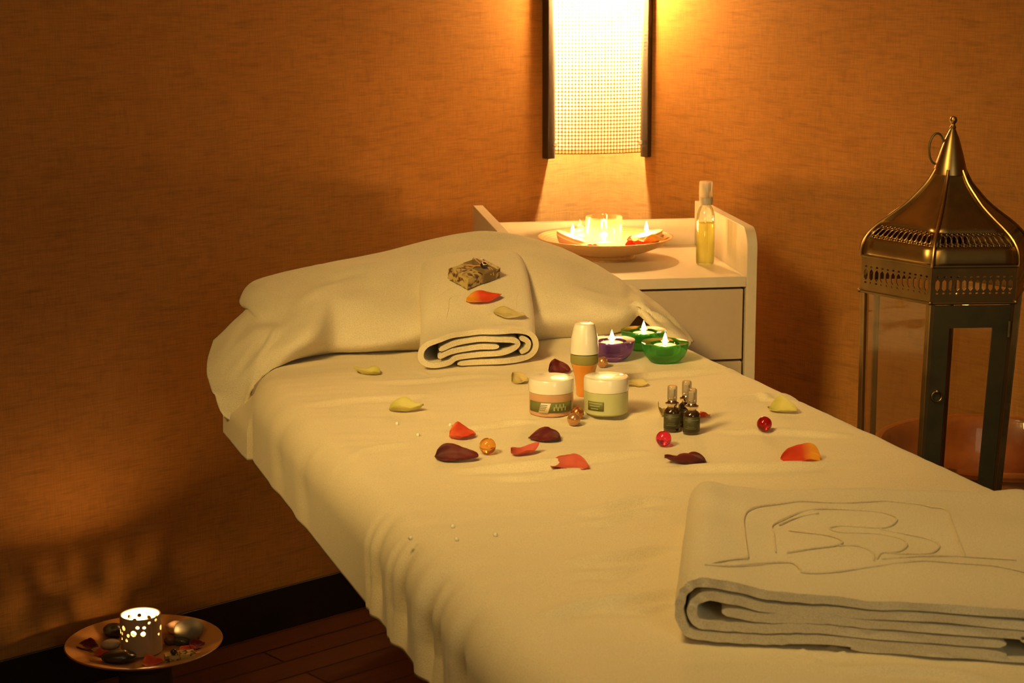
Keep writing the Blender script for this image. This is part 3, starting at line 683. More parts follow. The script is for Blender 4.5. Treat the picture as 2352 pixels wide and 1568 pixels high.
# ------------------------------------------------------------------ jars, bottle
def arc_label(r, z0, z1, a0, a1, skew=0, n=14):
    rows = []
    for j in range(2):
        z = (z0, z1)[j]; rows.append([Vector((r*math.cos(rad(a0+(a1-a0)*i/n+skew*j)), r*math.sin(rad(a0+(a1-a0)*i/n+skew*j)), z)) for i in range(n+1)])
    return MB().grid(rows)
def jar(x, y, body, label, kind):
    loc = onbed(x, y); rot = math.atan2(-loc.y, -loc.x)                # label side faces the viewer's side of the room
    t = thing('cream_jar', label, 'jar', loc, rot, group='cream jars')
    R = .0335
    MB().lathe([(1e-6, 0), (R-.004, 0), (R-.001, .0025), (R-.0006, .020), (R-.0006, .034), (R-.003, .036), (1e-6, .036)], 64).build('jar_body', body, t)
    MB().lathe([(R-.004, .0345), (R-.0002, .035), (R, .036), (R, .052), (R-.0012, .0545), (R-.003, .0552), (1e-6, .0556)], 64).build('lid', 'lidwhite', t)
    if kind == 0:
        lb = arc_label(R+.0001, .008, .0235, -68, 62).build('label', 'greenlab', t, solid=.0003)
        st = arc_label(R+.0006, .0070, .0225, -34, -8, 8).build('sticker', 'whitelab', t, solid=.0003)
        m = MB()
        for k, z in enumerate((.019, .0165, .014, .0115)): m.add(*_seg(R+.0010, z, .0009, -27+k*-1.6, -9+k*-2.0))
        m.build('printed_line', 'ink', st)
        m = MB()
        for k in range(7): m.add(*_seg(R+.0005, .011+.004*(k % 2), .006, 6+k*5, 9+k*5))
        m.build('printed_text', 'paleink', lb)
    else:
        lb = arc_label(R+.0001, .009, .0225, -52, -6).build('label', 'greenlab', t, solid=.0003); lb['label'] = 'dark green rectangular print'
        m = MB()
        for k, z in enumerate((.0195, .0155, .0115)): m.add(*_seg(R+.0006, z, .0010, -48+3*k, -12-4*k))
        m.build('printed_text', 'paleink', lb)
def _seg(r, z, h, a0, a1, n=6):
    vs = [Vector((r*math.cos(rad(a0+(a1-a0)*i/n)), r*math.sin(rad(a0+(a1-a0)*i/n)), z+j*h)) for j in range(2) for i in range(n+1)]
    return vs, [(i, i+1, n+2+i, n+1+i) for i in range(n)]
jar(1266, 950, 'jarpink', 'white-lidded cream jar with copper-tinted body and white sticker', 0)
jar(1392, 953, 'jargreen', 'white-lidded cream jar with pale green body', 1)
bt = thing('lotion_bottle', 'frosted bottle with tall white cap and orange body, between and behind the two jars', 'bottle', onbed(1342, 908))
MB().lathe([(1e-6, 0), (.011, 0), (.0125, .002), (.0130, .012), (.0150, .030), (.0185, .044), (.0205, .050), (.0208, .052)], 48).build('bottle_body', 'amberbody', bt)
MB().lathe([(.0208, .052), (.0215, .0525), (.0218, .054), (.0218, .065), (.0212, .0665), (.018, .067)], 48).build('collar', 'oliveLab', bt)
MB().lathe([(.0195, .0675), (.0222, .068), (.0222, .074), (.0205, .092), (.0165, .110), (.0150, .1135), (.012, .1145), (1e-6, .1150)], 48).build('cap', 'lidwhite', bt)
# ------------------------------------------------------------------ vials
def vial(x, y, label):
    loc = onbed(x, y); t = thing('perfume_vial', label, 'vial', loc, math.atan2(-loc.y, -loc.x), group='dark perfume vials')
    MB().lathe([(1e-6, 0), (.0105, 0), (.012, .0012), (.012, .028), (.0112, .031), (.0085, .0335), (.0068, .0345), (.0068, .036)], 40).build('bottle', 'vial', t)
    lb = arc_label(.0122, .005, .027, -75, 75).build('label', 'viallab', t, solid=.0002)
    m = MB(); m.add(*_seg(.0126, .010, .0008, -40, 30)); m.add(*_seg(.0126, .0125, .0007, -30, 20)); m.add(*_seg(.0126, .022, .0012, -50, 50)); m.build('printed_text', 'vialprint', lb)
    MB().lathe([(.0068, .0345), (.0066, .0375), (.0092, .0385), (.0098, .0400), (.0098, .0415), (.0072, .0430), (.0062, .0455), (.0045, .047), (1e-6, .0475)], 32).build('crimp_collar', 'chrome', t)
    MB().lathe([(.0028, .046), (.0028, .0505), (.0046, .0505), (.0046, .0615), (1e-6, .062)], 20).build('pump', 'pump', t)
    MB().lathe([(.0066, .0462), (.0070, .0462), (.0070, .0645), (.0062, .066), (1e-6, .0662)], 32).build('cap', 'vialcap', t)
vial(1543, 988, 'dark perfume vial with clear cap, left of the three'); vial(1588, 995, 'dark perfume vial with clear cap, front right of the three'); vial(1576, 975, 'dark perfume vial with clear cap, behind the other two')
# ------------------------------------------------------------------ spray bottle on the cabinet
sp = thing('spray_bottle', 'slim clear spray bottle half full of yellow oil, standing on the white cabinet', 'bottle', onz(1619, 606, CZ))
MB().lathe([(1e-6, 0), (.0165, 0), (.0185, .002), (.0190, .010), (.0190, .092), (.0180, .104), (.0145, .116), (.0105, .122), (.0098, .127)], 48).build('glass_bottle', 'clear', sp)
MB().lathe([(1e-6, .003), (.0172, .003), (.0178, .006), (.0178, .0855), (1e-6, .086)], 48).build('oil', 'liquid', sp)
MB().tube([(0, 0, .125), (0, 0, .09), (.004, 0, .05), (.010, 0, .008)], .0016, 8).build('dip_tube', 'capclear', sp)
MB().lathe([(.0108, .1225), (.0138, .1235), (.0138, .138), (.0130, .139)], 40).build('collar', 'pump', sp)
MB().lathe([(.0060, .138), (.0060, .150), (.0095, .150), (.0095, .163), (.008, .165), (1e-6, .1655)], 32).build('pump', 'lidwhite', sp)
MB().lathe([(.0138, .1385), (.0142, .1385), (.0142, .168), (.0132, .171), (1e-6, .1715)], 40).build('cap', 'capclear', sp)
# ------------------------------------------------------------------ petals
def petal_mesh(Lp, Wp, cup, curl, notch=0, seed=0):
    n, m = 22, 12; rows = []
    for i in range(n+1):
        u = i/n; hw_ = Wp/2*(math.sin(PI*min(1, u**.72))**.62 if 0 < u < 1 else .02)
        hw_ = max(hw_, Wp*.012); row = []
        for k in range(m+1):
            v = 2*k/m-1; x = (u-.5)*Lp; y = v*hw_
            z = cup*(v*v)*(hw_/(Wp/2))**1.2+curl*max(0, u-.55)**2*4+curl*.35*max(0, .3-u)**2*8
            x -= notch*(1-abs(v))*max(0, u-.8)*Lp
            z += .0022*v*v*math.sin(u*8+v*2+seed)+.0016*fb(u*5+seed, v*2.3)+.0006*fb(u*12, v*5, seed)
            row.append(Vector((x, y, z)))
        rows.append(row)
    zmin = min(p.z for r in rows for p in r)
    for r in rows:
        for p in r: p.z -= zmin
    return MB().grid(rows)
GP = 'rose petals scattered on the massage table'
def petal(x, y, mat, label, Lp=.05, Wp=.036, cup=.008, curl=.006, yaw=0, pitch=0, roll=0, seed=0, loc=None, group=GP, lift=.0008, notch=0):
    P = loc if loc is not None else onbed(x, y)
    o = petal_mesh(Lp, Wp, cup, curl, notch, seed).build('petal', mat, loc=P, rot=(rad(roll), rad(pitch), rad(yaw)), solid=.0005, angle=180)
    R3 = o.rotation_euler.to_matrix(); zs_ = [(R3 @ v.co) for v in o.data.vertices]; zm = min(v.z for v in zs_); o.location.z += lift*.6-zm
    return tag(o, label, 'petal', group)
petal(843, 858, 'P_yell', 'pale yellow-green petal in front of the pillow towel, leftmost on the table', .046, .028, .010, .012, 160, seed=1)
petal(933, 944, 'P_yell', 'pale yellow-green curled petal left of the jars, folded double', .052, .034, .014, .010, 5, roll=8, seed=2)
petal(1062, 1003, 'P_red', 'orange-red petal above the amber glass bead', .038, .030, .013, .004, 10, roll=20, seed=3)
petal(1049, 1054, 'P_dark', 'dark red petal left of the amber glass bead, pointed to the right', .060, .034, .011, .006, -6, roll=24, seed=4)
petal(1251, 1011, 'P_dark', 'dark red petal in front of the copper-bodied jar', .046, .030, .010, .003, 180, roll=-22, seed=5)
petal(1205, 1042, 'P_pink', 'pink petal with its tip curling up, between two dark red petals', .042, .022, .008, .018, 25, roll=8, seed=6)
petal(1311, 1072, 'P_pink', 'large rosy pink petal at the front of the scattered petals', .056, .036, .009, .003, -28, roll=20, seed=7)
petal(1574, 1065, 'P_dark', 'dark red curled petal in front of the vials', .056, .028, .013, .010, 172, roll=10, seed=8)
petal(1838, 1058, 'P_orange', 'flame orange petal with yellow base above the big folded towel', .056, .036, .013, .003, 188, roll=-28, seed=9)
petal(1799, 948, 'P_yell', 'yellow-green petal near the right edge of the table', .048, .032, .012, .006, -40, roll=24, seed=10)
petal(1285, 856, 'P_dark', 'dark red petal behind the left jar and lotion bottle', .036, .034, .012, .004, 0, roll=30, seed=11)
petal(1193, 878, 'P_pale', 'cream petal left of the copper-bodied jar', .030, .028, .010, .003, 30, roll=30, seed=12)
petal(1464, 886, 'P_pale', 'cream petal right of the pale green jar', .036, .026, .007, .005, -20, roll=12, seed=13)
petal(1612, 958, 'P_orange', 'small orange petal showing behind the right vial', .026, .020, .005, .004, 200, roll=14, seed=14)
petal(1519, 952, 'P_pale', 'cream petal half hidden behind the left vial', .030, .030, .012, .004, 90, roll=30, seed=15)
# on the rolled towel
def towel_frame(x, y):
    P, a, v = on_towelB(x, y, 0.0)
    tv = (tmapB(a, min(v+.01, LB), topB(a))-tmapB(a, max(v-.01, 0), topB(a))).normalized()
    ta_ = (tmapB(a+.01, v, topB(a+.01))-tmapB(a-.01, v, topB(a-.01))).normalized()
    n = ta_.cross(tv).normalized(); return P, ta_, tv, n
def place(o, x, y, yaw, lift=.001, roll=0):
    P, a, t, n = towel_frame(x, y); t = n.cross(a).normalized()
    R3 = Matrix((a, t, n)).transposed().to_4x4()
    o.matrix_world = Matrix.Translation(P+n*lift) @ R3 @ Matrix.Rotation(rad(yaw), 4, 'Z') @ Matrix.Rotation(rad(roll), 4, 'X')
    return o
o = petal_mesh(.064, .030, .006, .004, 0, 21).build('petal', 'P_orange', solid=.0005, angle=180); place(o, 1110, 689, 3, .002)
tag(o, 'orange-red petal with yellow base lying on the propped towel below the soap', 'petal', 'petals on the propped towel')
o = petal_mesh(.054, .034, .005, .004, 0, 22).build('petal', 'P_pale', solid=.0005, angle=180); place(o, 1169, 726, -14, .002)
tag(o, 'cream petal lying on the propped towel beside the orange-red one', 'petal', 'petals on the propped towel')
# soap
def soap_block(lx, ly, lz, name, par, mat='soap', seed=0):
    rows = []; b = MB()
    me = bmesh.new(); bmesh.ops.create_cube(me, size=1)
    bmesh.ops.subdivide_edges(me, edges=me.edges[:], cuts=9, use_grid_fill=True)
    for v in me.verts:
        c = v.co; v.co = Vector((c.x*lx, c.y*ly, c.z*lz+lz/2))
        q = Vector((v.co.x*120+seed, v.co.y*120, v.co.z*120)); v.co += Vector((noise.noise(q), noise.noise(q+Vector((9, 0, 0))), noise.noise(q+Vector((0, 9, 0)))))*.0012
    vs = [v.co.copy() for v in me.verts]; me.verts.index_update(); fs = [tuple(v.index for v in f.verts) for f in me.faces]; me.free()
    return b.add(vs, fs).build(name, mat, par, bevel=0, angle=50)
soap = thing('soap_bar', 'speckled soap bar tied with raffia and a dark bead, on the propped towel', 'soap')
soap_block(.078, .050, .019, 'bar', soap)
MB().box((-.004, -.0262, -.0005), (.030, .0262, .0200)).build('paper_band', 'paper', soap, bevel=.002)
tw = MB()
for off in (-.002, .002):
    tw.tube(spline([(-.040, off*2-.004, .012), (-.036, off*2-.003, .0205), (-.015, off*1.2, .0215), (0, off*.3, .0225), (.015, -off, .0215), (.020, off+.015, .0215), (.024, off+.0265, .020), (.025, off+.028, .008)], 5), .0006, 6)
tw.tube(spline([(-.010, .020, .0215), (-.004, .010, .023), (0, 0, .0235), (.008, -.008, .0240)], 5), .0007, 6)
tw.tube(spline([(-.014, .016, .0215), (-.007, .009, .0225), (0, 0, .0235)], 5), .0007, 6)
tw.tube(spline([(.014, -.014, .024), (.016, -.022, .021), (.015, -.027, .012)], 5), .0006, 6)
tw.tube(spline([(.015, -.014, .024), (.020, -.023, .021), (.021, -.028, .010)], 5), .0006, 6)
tw.build('raffia_tie', 'twine', soap)
bd_ = MB().sphere((.011, -.012, .0265), .0068, 24, sz=.85).build('bead', 'seed', soap)
Mx = Matrix.Translation((.0105, -.0128, .0300)) @ Matrix.Rotation(rad(18), 4, 'X')
MB().lathe([(.0032, 0), (.0046, .0004), (.0050, .0012), (.0044, .0018), (.0034, .0016)], 28, M4=Mx, closed=True).build('bead_rim', 'seedrim', bd_)
MB().lathe([(1e-6, .0006), (.0036, .0006), (.0036, .0014), (1e-6, .0015)], 28, M4=Mx).build('bead_face', 'seedred', bd_)
place(soap, 1087, 640, 27, .0015)
# ------------------------------------------------------------------ beads
GB = 'glass and pearl beads on the table'
def bead(x, y, r, mat, label, sz=1, group=GB):
    P = onbed(x, y); o = MB().sphere((0, 0, 0), r, 28, sz=sz).build('bead', mat, loc=P+Vector((0, 0, r*sz))); return tag(o, label, 'bead', group)
bead(1120, 1042, .0115, 'bead_amber', 'clear amber glass bead among the petals')
bead(1524, 1025, .0110, 'bead_pink', 'bright magenta glass bead in front of the vials')
bead(1755, 995, .0108, 'bead_red', 'dark garnet glass bead toward the right edge of the table')
bead(1318, 977, .0098, 'pearl', 'bronze pearl in front of the two jars', )
bead(1326, 962, .0100, 'copperball', 'copper ball behind the bronze pearl, between the jars')
bead(1384, 843, .0095, 'pearl', 'bronze pearl beside the purple candle holder')
GG = 'tiny white beads standing in for light spots on the sheet'
gl0 = None  # white beads stand in for spots of light on the sheet
for (x, y, lab) in [(912, 976, 'tiny white bead standing in for a light spot on the sheet, leftmost of the upper three'), (960, 1001, 'tiny white bead standing in for a light spot on the sheet, lowest of the upper three'), (1034, 979, 'tiny white bead standing in for a light spot on the sheet just above the orange-red petal'), (1040, 1213, 'tiny white bead standing in for a light spot on the sheet, highest of the lower four'), (1138, 1231, 'tiny white bead standing in for a light spot on the sheet, rightmost of the lower four'), (943, 1238, 'tiny white bead standing in for a light spot on the sheet, leftmost of the lower four'), (1049, 1241, 'tiny white bead standing in for a faint light spot on the sheet, lowest of the lower four')]:
    P = onbed(x, y)
    if gl0 is None:
        gl0 = MB().sphere((0, 0, 0), .0028, 12).build('light_speck', 'light_speck'); o = gl0
    else: o = gl0.copy(); col.objects.link(o)
    o.location = P+Vector((0, 0, .0018)); tag(o, lab, 'light_speck', GG)
# ------------------------------------------------------------------ bowl on the trolley
def stone_mesh(lx, ly, lz, seed):
    b = MB(); b.sphere((0, 0, 0), 1, 28)
    for v in b.v:
        q = v.copy(); k = 1+.10*noise.noise(q*1.2+Vector((seed, 0, 0))); v.x *= lx*k; v.y *= ly*k; v.z *= lz*k
    return b
BC = onz(1390, 592, CZ); BC.z = CZ
bwl = thing('wooden_bowl', 'shallow turned pale wood bowl of candles standing on the white cabinet', 'bowl', BC)
prof = [(1e-6, .0), (.060, .0), (.062, .003), (.058, .010), (.090, .017), (.122, .030), (.141, .043), (.1430, .046), (.1400, .0465), (.120, .034), (.090, .022), (.055, .016), (1e-6, .015)]
MB().lathe(prof, 80).build('bowl_body', 'bowl', bwl)
def bowlz(r):
    P = [(0, .0152), (.055, .0165), (.09, .0225), (.12, .0345), (.14, .0468)]
    for (a, z0), (b, z1) in zip(P, P[1:]):
        if r <= b: return z0+(z1-z0)*(r-a)/(b-a)
    return .046
def inbowl(dx, dy, C_=BC, fz=bowlz): r = math.hypot(dx, dy); return C_+Vector((dx, dy, fz(r)))
vt = thing('glass_votive', 'clear straight glass with a lit tealight in the middle of the wooden bowl', 'candle holder', inbowl(-.004, -.018)+Vector((0, 0, .001)))
MB().lathe([(1e-6, 0), (.0365, 0), (.0385, .002), (.0385, .0725), (.0378, .0740), (.0368, .0725), (.0365, .006), (1e-6, .005)], 56).build('glass_cup', glowglass('votive_glass', (.98, .93, .80), (1, .92, .7), .10), vt)
tealight(vt, .0055, 2.2)
def tilt_candle(dx, dy, rx, ry, label, power):
    P = inbowl(dx, dy); t = thing('floating_candle', label, 'candle', P+Vector((0, 0, .017)), rot=(rad(rx), rad(ry), 0), group='small candles in the wooden bowl')
    MB().lathe([(1e-6, -.010), (.022, -.010), (.030, .000), (.034, .010), (.0345, .012), (.0335, .0125)], 48).build('candle_cup', 'pinkwax', t)
    MB().lathe([(1e-6, .004), (.0325, .004), (.0335, .0125), (.028, .0115), (1e-6, .0110)], 48).build('wax', 'wax', t)
    wick(t, (0, 0, .011)); f = flame(t, (0, 0, .015), h=.024, power=power); f.rotation_euler = (-rad(rx), -rad(ry), 0)
tilt_candle(-.074, -.012, 0, 20, 'small peach candle, lit, tilted to the left side of the wooden bowl', 1.4)
tilt_candle(.090, .000, 0, -14, 'small peach candle, lit, tilted at the right side of the wooden bowl', 1.4)
GW = 'petals in the wooden bowl'
for dx, dy, mt, lb, L_, yw in [(.062, -.062, 'P_red', 'red petal in the wooden bowl, under the right candle', .05, 10), (.104, -.052, 'P_gold', 'golden yellow petal at the right rim of the wooden bowl', .055, 15), (-.030, -.074, 'P_red', 'small red petal in the wooden bowl, left of the glass votive', .032, 170), (.112, -.018, 'P_gold', 'golden petal on the far right rim of the wooden bowl', .045, 60), (.072, -.082, 'P_orange', 'orange petal in front of the red one in the wooden bowl', .04, 200)]:
    petal(0, 0, mt, lb, L_, .030, .008, .006, yw, roll=8, seed=yw, loc=inbowl(dx, dy), group=GW, lift=.016)
GS = 'shells and pebbles in the wooden bowl'
for dx, dy, a, mt, lb, nm, ct in [(.048, -.03, (.016, .014, .010), 'shell', 'peach shell right of the glass votive in the wooden bowl', 'shell', 'shell'), (.044, .022, (.012, .010, .009), 'stone_pale', 'pale pebble behind the peach shell in the wooden bowl', 'pebble', 'pebble'), (.062, .035, (.014, .010, .012), 'stone_brown', 'brown pebble at the back of the wooden bowl', 'pebble', 'pebble'), (.046, -.062, (.013, .010, .008), 'stone_pale', 'pale pebble at the front of the wooden bowl', 'pebble', 'pebble')]:
    o = stone_mesh(*a, dx*99).build(nm, mt, loc=inbowl(dx, dy)+Vector((0, 0, a[2]*.95)), angle=180); tag(o, lb, ct, GS)
def conch(loc, rz, label, group, s=1):
    b = MB(); rows = []
    for i in range(60):
        t = i/59; a = t*2*PI*3.2; R_ = .020*s*(1-t)**1.1+.001; h = .042*s*t; rr = .011*s*(1-t)+.0012
        c = Vector((R_*.6*math.cos(a), R_*.6*math.sin(a), h)); o1 = Vector((math.cos(a), math.sin(a), 0))
        rows.append([c+o1*rr*math.cos(q*2*PI/12)+Vector((0, 0, rr*math.sin(q*2*PI/12))) for q in range(12)])
    b.grid(rows, wrap=True); o = b.build('shell', 'shell', loc=loc, rz=rz, angle=180); return tag(o, label, 'shell', group)
conch(inbowl(-.052, .040)+Vector((0, 0, .015)), 1.0, 'tall peach spiral shell behind the left candle in the wooden bowl', GS, 1.0)
# ------------------------------------------------------------------ pedestal plate, lower left
PC = onp(331, 1478, Vector((0, 3.43, 0)), Vector((0, 1, 0))); PZ = PC.z
ps = thing('pedestal_stand', 'dark round pedestal table under the bamboo plate by the left wall', 'stand', (PC.x, PC.y, 0))
MB().lathe([(1e-6, 0), (.075, 0), (.077, .01), (.055, .02), (.050, PZ-.045), (.066, PZ-.030), (.068, PZ-.018), (1e-6, PZ-.018)], 48).build('column', 'ped', ps)
pt = thing('bamboo_plate', 'round coiled bamboo plate of stones and petals around a candle, on a low stand', 'plate', (PC.x, PC.y, PZ-.017))
MB().lathe([(1e-6, 0), (.055, 0), (.095, .004), (.132, .013), (.149, .019), (.1508, .022), (.149, .0235), (.130, .018), (.095, .009), (.055, .0055), (1e-6, .005)], 96).build('plate_body', 'plate', pt)
PB_ = Vector((PC.x, PC.y, PZ-.017))
def platez(r):
    P = [(0, .005), (.055, .0055), (.095, .009), (.13, .018), (.15, .0235)]
    for (a, z0), (b, z1) in zip(P, P[1:]):
        if r <= b: return z0+(z1-z0)*(r-a)/(b-a)
    return .0235
def onplate(x, y):
    P = onz(x, y, PB_.z+.008); r = math.hypot(P.x-PB_.x, P.y-PB_.y); P.z = PB_.z+platez(r); return P
# pierced ceramic votive
vc = thing('pierced_votive', 'white ceramic candle cup pierced with round holes, lit, on the bamboo plate', 'candle holder', onplate(326, 1492)+Vector((0, 0, .0005)), rad(-11))
RC, HC = .0392, .076
cup = MB().lathe([(1e-6, 0), (RC-.002, 0), (RC, .002), (RC, HC-.002), (RC-.0015, HC), (RC-.0035, HC-.001), (RC-.0038, .006), (1e-6, .006)], 96).build('ceramic_cup', 'ceramic', vc)
holes = [(-49, .0525, .0030), (-58, .046, .0050), (-33, .0565, .0050), (-42, .0445, .0030), (-45, .034, .0028), (-16, .044, .0035), (-22, .034, .0032), (1, .0490, .0058), (13, .0610, .0035), (28, .0480, .0048), (32, .0600, .0032), (47, .068, .0030), (60, .062, .0030), (70, .070, .003),
         (95, .050, .0050), (112, .058, .0035), (128, .044, .0045), (146, .060, .0048), (160, .046, .0035), (176, .055, .0050), (192, .042, .0035), (206, .060, .0040), (222, .050, .0050), (240, .062, .0035), (252, .044, .0045), (268, .056, .0040), (80, .040, .003)]
cb = MB()
for ang, z, r in holes:
    a = rad(ang-90); d = Vector((math.cos(a), math.sin(a), 0)); Mx = Matrix.Translation(d*(RC-.010)+Vector((0, 0, z))) @ d.to_track_quat('Z', 'X').to_matrix().to_4x4()
    cb.lathe([(r, 0), (r, .016)], 20, M4=Mx)
cut = cb.build('cutter', 'ceramic', vc, smooth=False)
bo = cup.modifiers.new('holes', 'BOOLEAN'); bo.object = cut; bo.operation = 'DIFFERENCE'; bo.solver = 'EXACT'
bpy.context.view_layer.update()
dg = bpy.context.evaluated_depsgraph_get(); me2 = D.meshes.new_from_object(cup.evaluated_get(dg)); cup.modifiers.clear(); cup.data = me2; D.objects.remove(cut)
MB().lathe([(1e-6, .007), (.0185, .007), (.019, .008), (.019, .040), (.0186, .040), (.0184, .038), (1e-6, .0375)], 32).build('tealight', 'wax', vc)
wick(vc, (0, 0, .0375)); flame(vc, (0, 0, .0415), h=.020, r=.005, power=3.0)
GT = 'stones on the bamboo plate'
for x, y, a, mt, lb, nm, ct in [(272, 1519, (.034, .022, .012), 'stone_dark', 'large flat black stone at the front of the bamboo plate', 'stone', 'stone'), (262, 1462, (.021, .018, .014), 'stone_dark', 'dark grey stone at the back left of the bamboo plate', 'stone', 'stone'),
    (255, 1488, (.019, .014, .010), 'stone_pale', 'smooth beige pebble left of the pierced candle cup', 'pebble', 'pebble'), (434, 1470, (.030, .026, .022), 'stone_grey', 'large rounded grey-green stone at the right of the bamboo plate', 'stone', 'stone'),
    (403, 1455, (.019, .015, .013), 'shell', 'peach stone between candle cup and large grey stone', 'stone', 'stone'), (418, 1480, (.016, .012, .009), 'stone_dark', 'small dark stone in front of the large grey stone', 'stone', 'stone'), (392, 1477, (.013, .011, .010), 'stone_brown', 'small reddish brown stone beside the candle cup', 'stone', 'stone')]:
    o = stone_mesh(*a, x*.37).build(nm, mt, loc=onplate(x, y)+Vector((0, 0, a[2]*.93)), rz=rad((x*7) % 40-20), angle=180); tag(o, lb, ct, GT)
GPP = 'petals on the bamboo plate'
for x, y, mt, lb, L_, W_, yw, rl in [(203, 1492, 'P_dark', 'dark red petal at the left rim of the bamboo plate', .046, .034, -20, 14), (240, 1505, 'P_pink', 'pink petal beside the beige pebble on the bamboo plate', .040, .018, -12, 26), (350, 1527, 'P_red', 'orange-red petal in front of the pierced candle cup', .038, .028, 8, 24), (432, 1498, 'P_red', 'orange-red petal at the right of the bamboo plate', .034, .024, 25, 18), (452, 1490, 'P_dark', 'red petal leaning at the right rim of the bamboo plate', .034, .026, 50, 30)]:
    petal(0, 0, mt, lb, L_, W_, .008, .006, yw, roll=rl, seed=x*.1, loc=onplate(x, y), group=GPP, lift=.001)
s2 = thing('soap_bar', 'small speckled soap tied with raffia at the front right of the bamboo plate', 'soap', onplate(413, 1516)+Vector((0, 0, .001)), rad(20))
soap_block(.056, .024, .011, 'bar', s2, seed=5)
t2 = MB()
for o_ in (-.003, .003): t2.tube(spline([(-.006+o_, -.013, .002), (-.006+o_, -.010, .0125), (-.004+o_, .004, .013), (.010, .010+o_, .013), (.018, .014+o_, .006)], 5), .0007, 6)
t2.build('raffia_tie', 'twine', s2); MB().sphere((-.012, -.006, .017), .0065, 20).build('bead', 'seed', s2)
# ------------------------------------------------------------------ lantern
LX = onp(2136, 1000, Vector((0, 3.02, 0)), Vector((0, 1, 0)))
LZ0 = .46
LC = Vector((LX.x, 3.02, LZ0))
lan = thing('lantern', 'tall hexagonal brass and glass lantern with onion roof, right of the table', 'lantern', LC, rot=(0, rad(1.3), rad(0)))
ST = Vector((LC.x, LC.y, 0))
stl = thing('lantern_stool', 'low dark round stool under the brass lantern', 'stool', ST)
MB().lathe([(1e-6, LZ0-.035), (.145, LZ0-.035), (.150, LZ0-.028), (.150, LZ0-.007), (.146, LZ0-.0035), (1e-6, LZ0-.0035)], 48).build('seat', 'tray', stl)
for k in range(3):
    a = 2*PI*k/3+.5; MB().tube([(.09*math.cos(a), .09*math.sin(a), LZ0-.034), (.12*math.cos(a), .12*math.sin(a), 0.0)], .014, 12).build('leg', 'tray', stl)
ALF = 22.7
view_az = math.atan2(LC.x, LC.y)                 # direction from the room centre towards the lantern
def hexv(k, R_): 
    # vertex k measured so that k=0..3 run from left to right as seen from the bed's foot
    a = PI+rad(ALF)+k*PI/3 - view_az
    return Vector((R_*math.cos(a), R_*math.sin(a), 0))
zb = lambda z: z-LZ0                               # absolute -> local height
zBandTop, zBandBot = zb(.972), zb(.914)
RB, RT, RBot = .1405, .1395, .122
def rpost(z): t = (z)/(zBandBot); return RBot+(RB-.004-RBot)*t
def perf(mapf, ncell, u0, u1, v0, v1, b, hole=(.30, .36), hexa=True):
    """perforated strip: ncell cells across u, one tall hexagonal hole each, small dot rows above and below"""
    for c in range(ncell):
        ua, ub = u0+(u1-u0)*c/ncell, u0+(u1-u0)*(c+1)/ncell; um = (ua+ub)/2; w_ = (ub-ua); vm = (v0+v1)/2; hv = (v1-v0)
        def ring(cx, cy, rx, ry, xa, xb, ya, yb):
            inner = [(cx+rx*math.cos(rad(q)), cy+ry*math.sin(rad(q))) for q in (0, 60, 120, 180, 240, 300)]
            inner = [(cx+rx, cy-ry*.55), (cx+rx, cy+ry*.55), (cx, cy+ry), (cx-rx, cy+ry*.55), (cx-rx, cy-ry*.55), (cx, cy-ry)]
            outer = [(xb, ya), (xb, yb), (cx, yb), (xa, yb), (xa, ya), (cx, ya)]
            vs = [mapf(*p) for p in inner]+[mapf(*p) for p in outer]
            b.add(vs, [(i, 6+i, 6+(i+1) % 6, (i+1) % 6) for i in range(6)])
        ring(um, vm, w_*.33, hv*.5*.62, ua, ub, v0+hv*.16, v1-hv*.16)
        for ya, yb in ((v0, v0+hv*.16), (v1-hv*.16, v1)): ring(ua+w_*.5, (ya+yb)/2, w_*.20, hv*.055, ua, ub, ya, yb)
# base
b = MB()
b.lathe([(1e-6, 0), (RBot+.012, 0), (RBot+.012, .018), (RBot+.002, .024), (1e-6, .024)], 6, M4=Matrix.Rotation(PI+rad(ALF)-view_az, 4, 'Z'))
b.build('base', 'brassdark', lan, smooth=False, bevel=.002)
for k in range(6):
    p0, p1 = hexv(k, RBot), hexv(k, RB-.004)
    q = MB(); d0 = hexv(k, 1); tn = Vector((-d0.y, d0.x, 0)); w0 = .0075
    vs = []
    for P_, z in ((p0, .024), (p1, zBandBot)):
        for s_, o_ in ((-1, 0), (0, .004), (1, 0), (0, -.008)): vs.append(P_+tn*w0*s_+d0*o_+Vector((0, 0, z)))
    q.add(vs, [(0, 1, 5, 4), (1, 2, 6, 5), (2, 3, 7, 6), (3, 0, 4, 7), (0, 3, 2, 1), (4, 5, 6, 7)]); q.build('post', 'brass', lan, bevel=.001)
def facept(k, t, R_, z, off=0):
    a, c = hexv(k, R_), hexv(k+1, R_); n = (a+c).normalized(); return a.lerp(c, t)+n*off+Vector((0, 0, z))
for k in range(6):
    # glass, lattice band, top and bottom strips
    rows = [[facept(k, t, rpost(z)-.003, z) for t in (.03, .97)] for z in (.026, zBandBot-.002)]
    if k != 1: MB().grid(rows).build('glass_pane', 'pane', lan, smooth=False)
    b = MB(); fm = lambda u, v, k=k: facept(k, u, RB, v)
    perf(fm, 12, .03, .97, zBandBot+.013, zBandTop-.014, b)
    for (u0, u1, v0, v1) in ((0, 1, zBandBot, zBandBot+.013), (0, 1, zBandTop-.014, zBandTop), (0, .03, zBandBot+.013, zBandTop-.014), (.97, 1, zBandBot+.013, zBandTop-.014)):
        b.add([fm(u0, v0), fm(u1, v0), fm(u1, v1), fm(u0, v1)], [(0, 1, 2, 3)])
    b.build('lattice_band', 'brass', lan, smooth=False, solid=.0016)
for z_ in (zBandTop, zBandBot):
    MB().tube([hexv(k, RB+.001)+Vector((0, 0, z_)) for k in range(6)], .0024, 8, closed=True).build('band_rim', 'brass', lan)
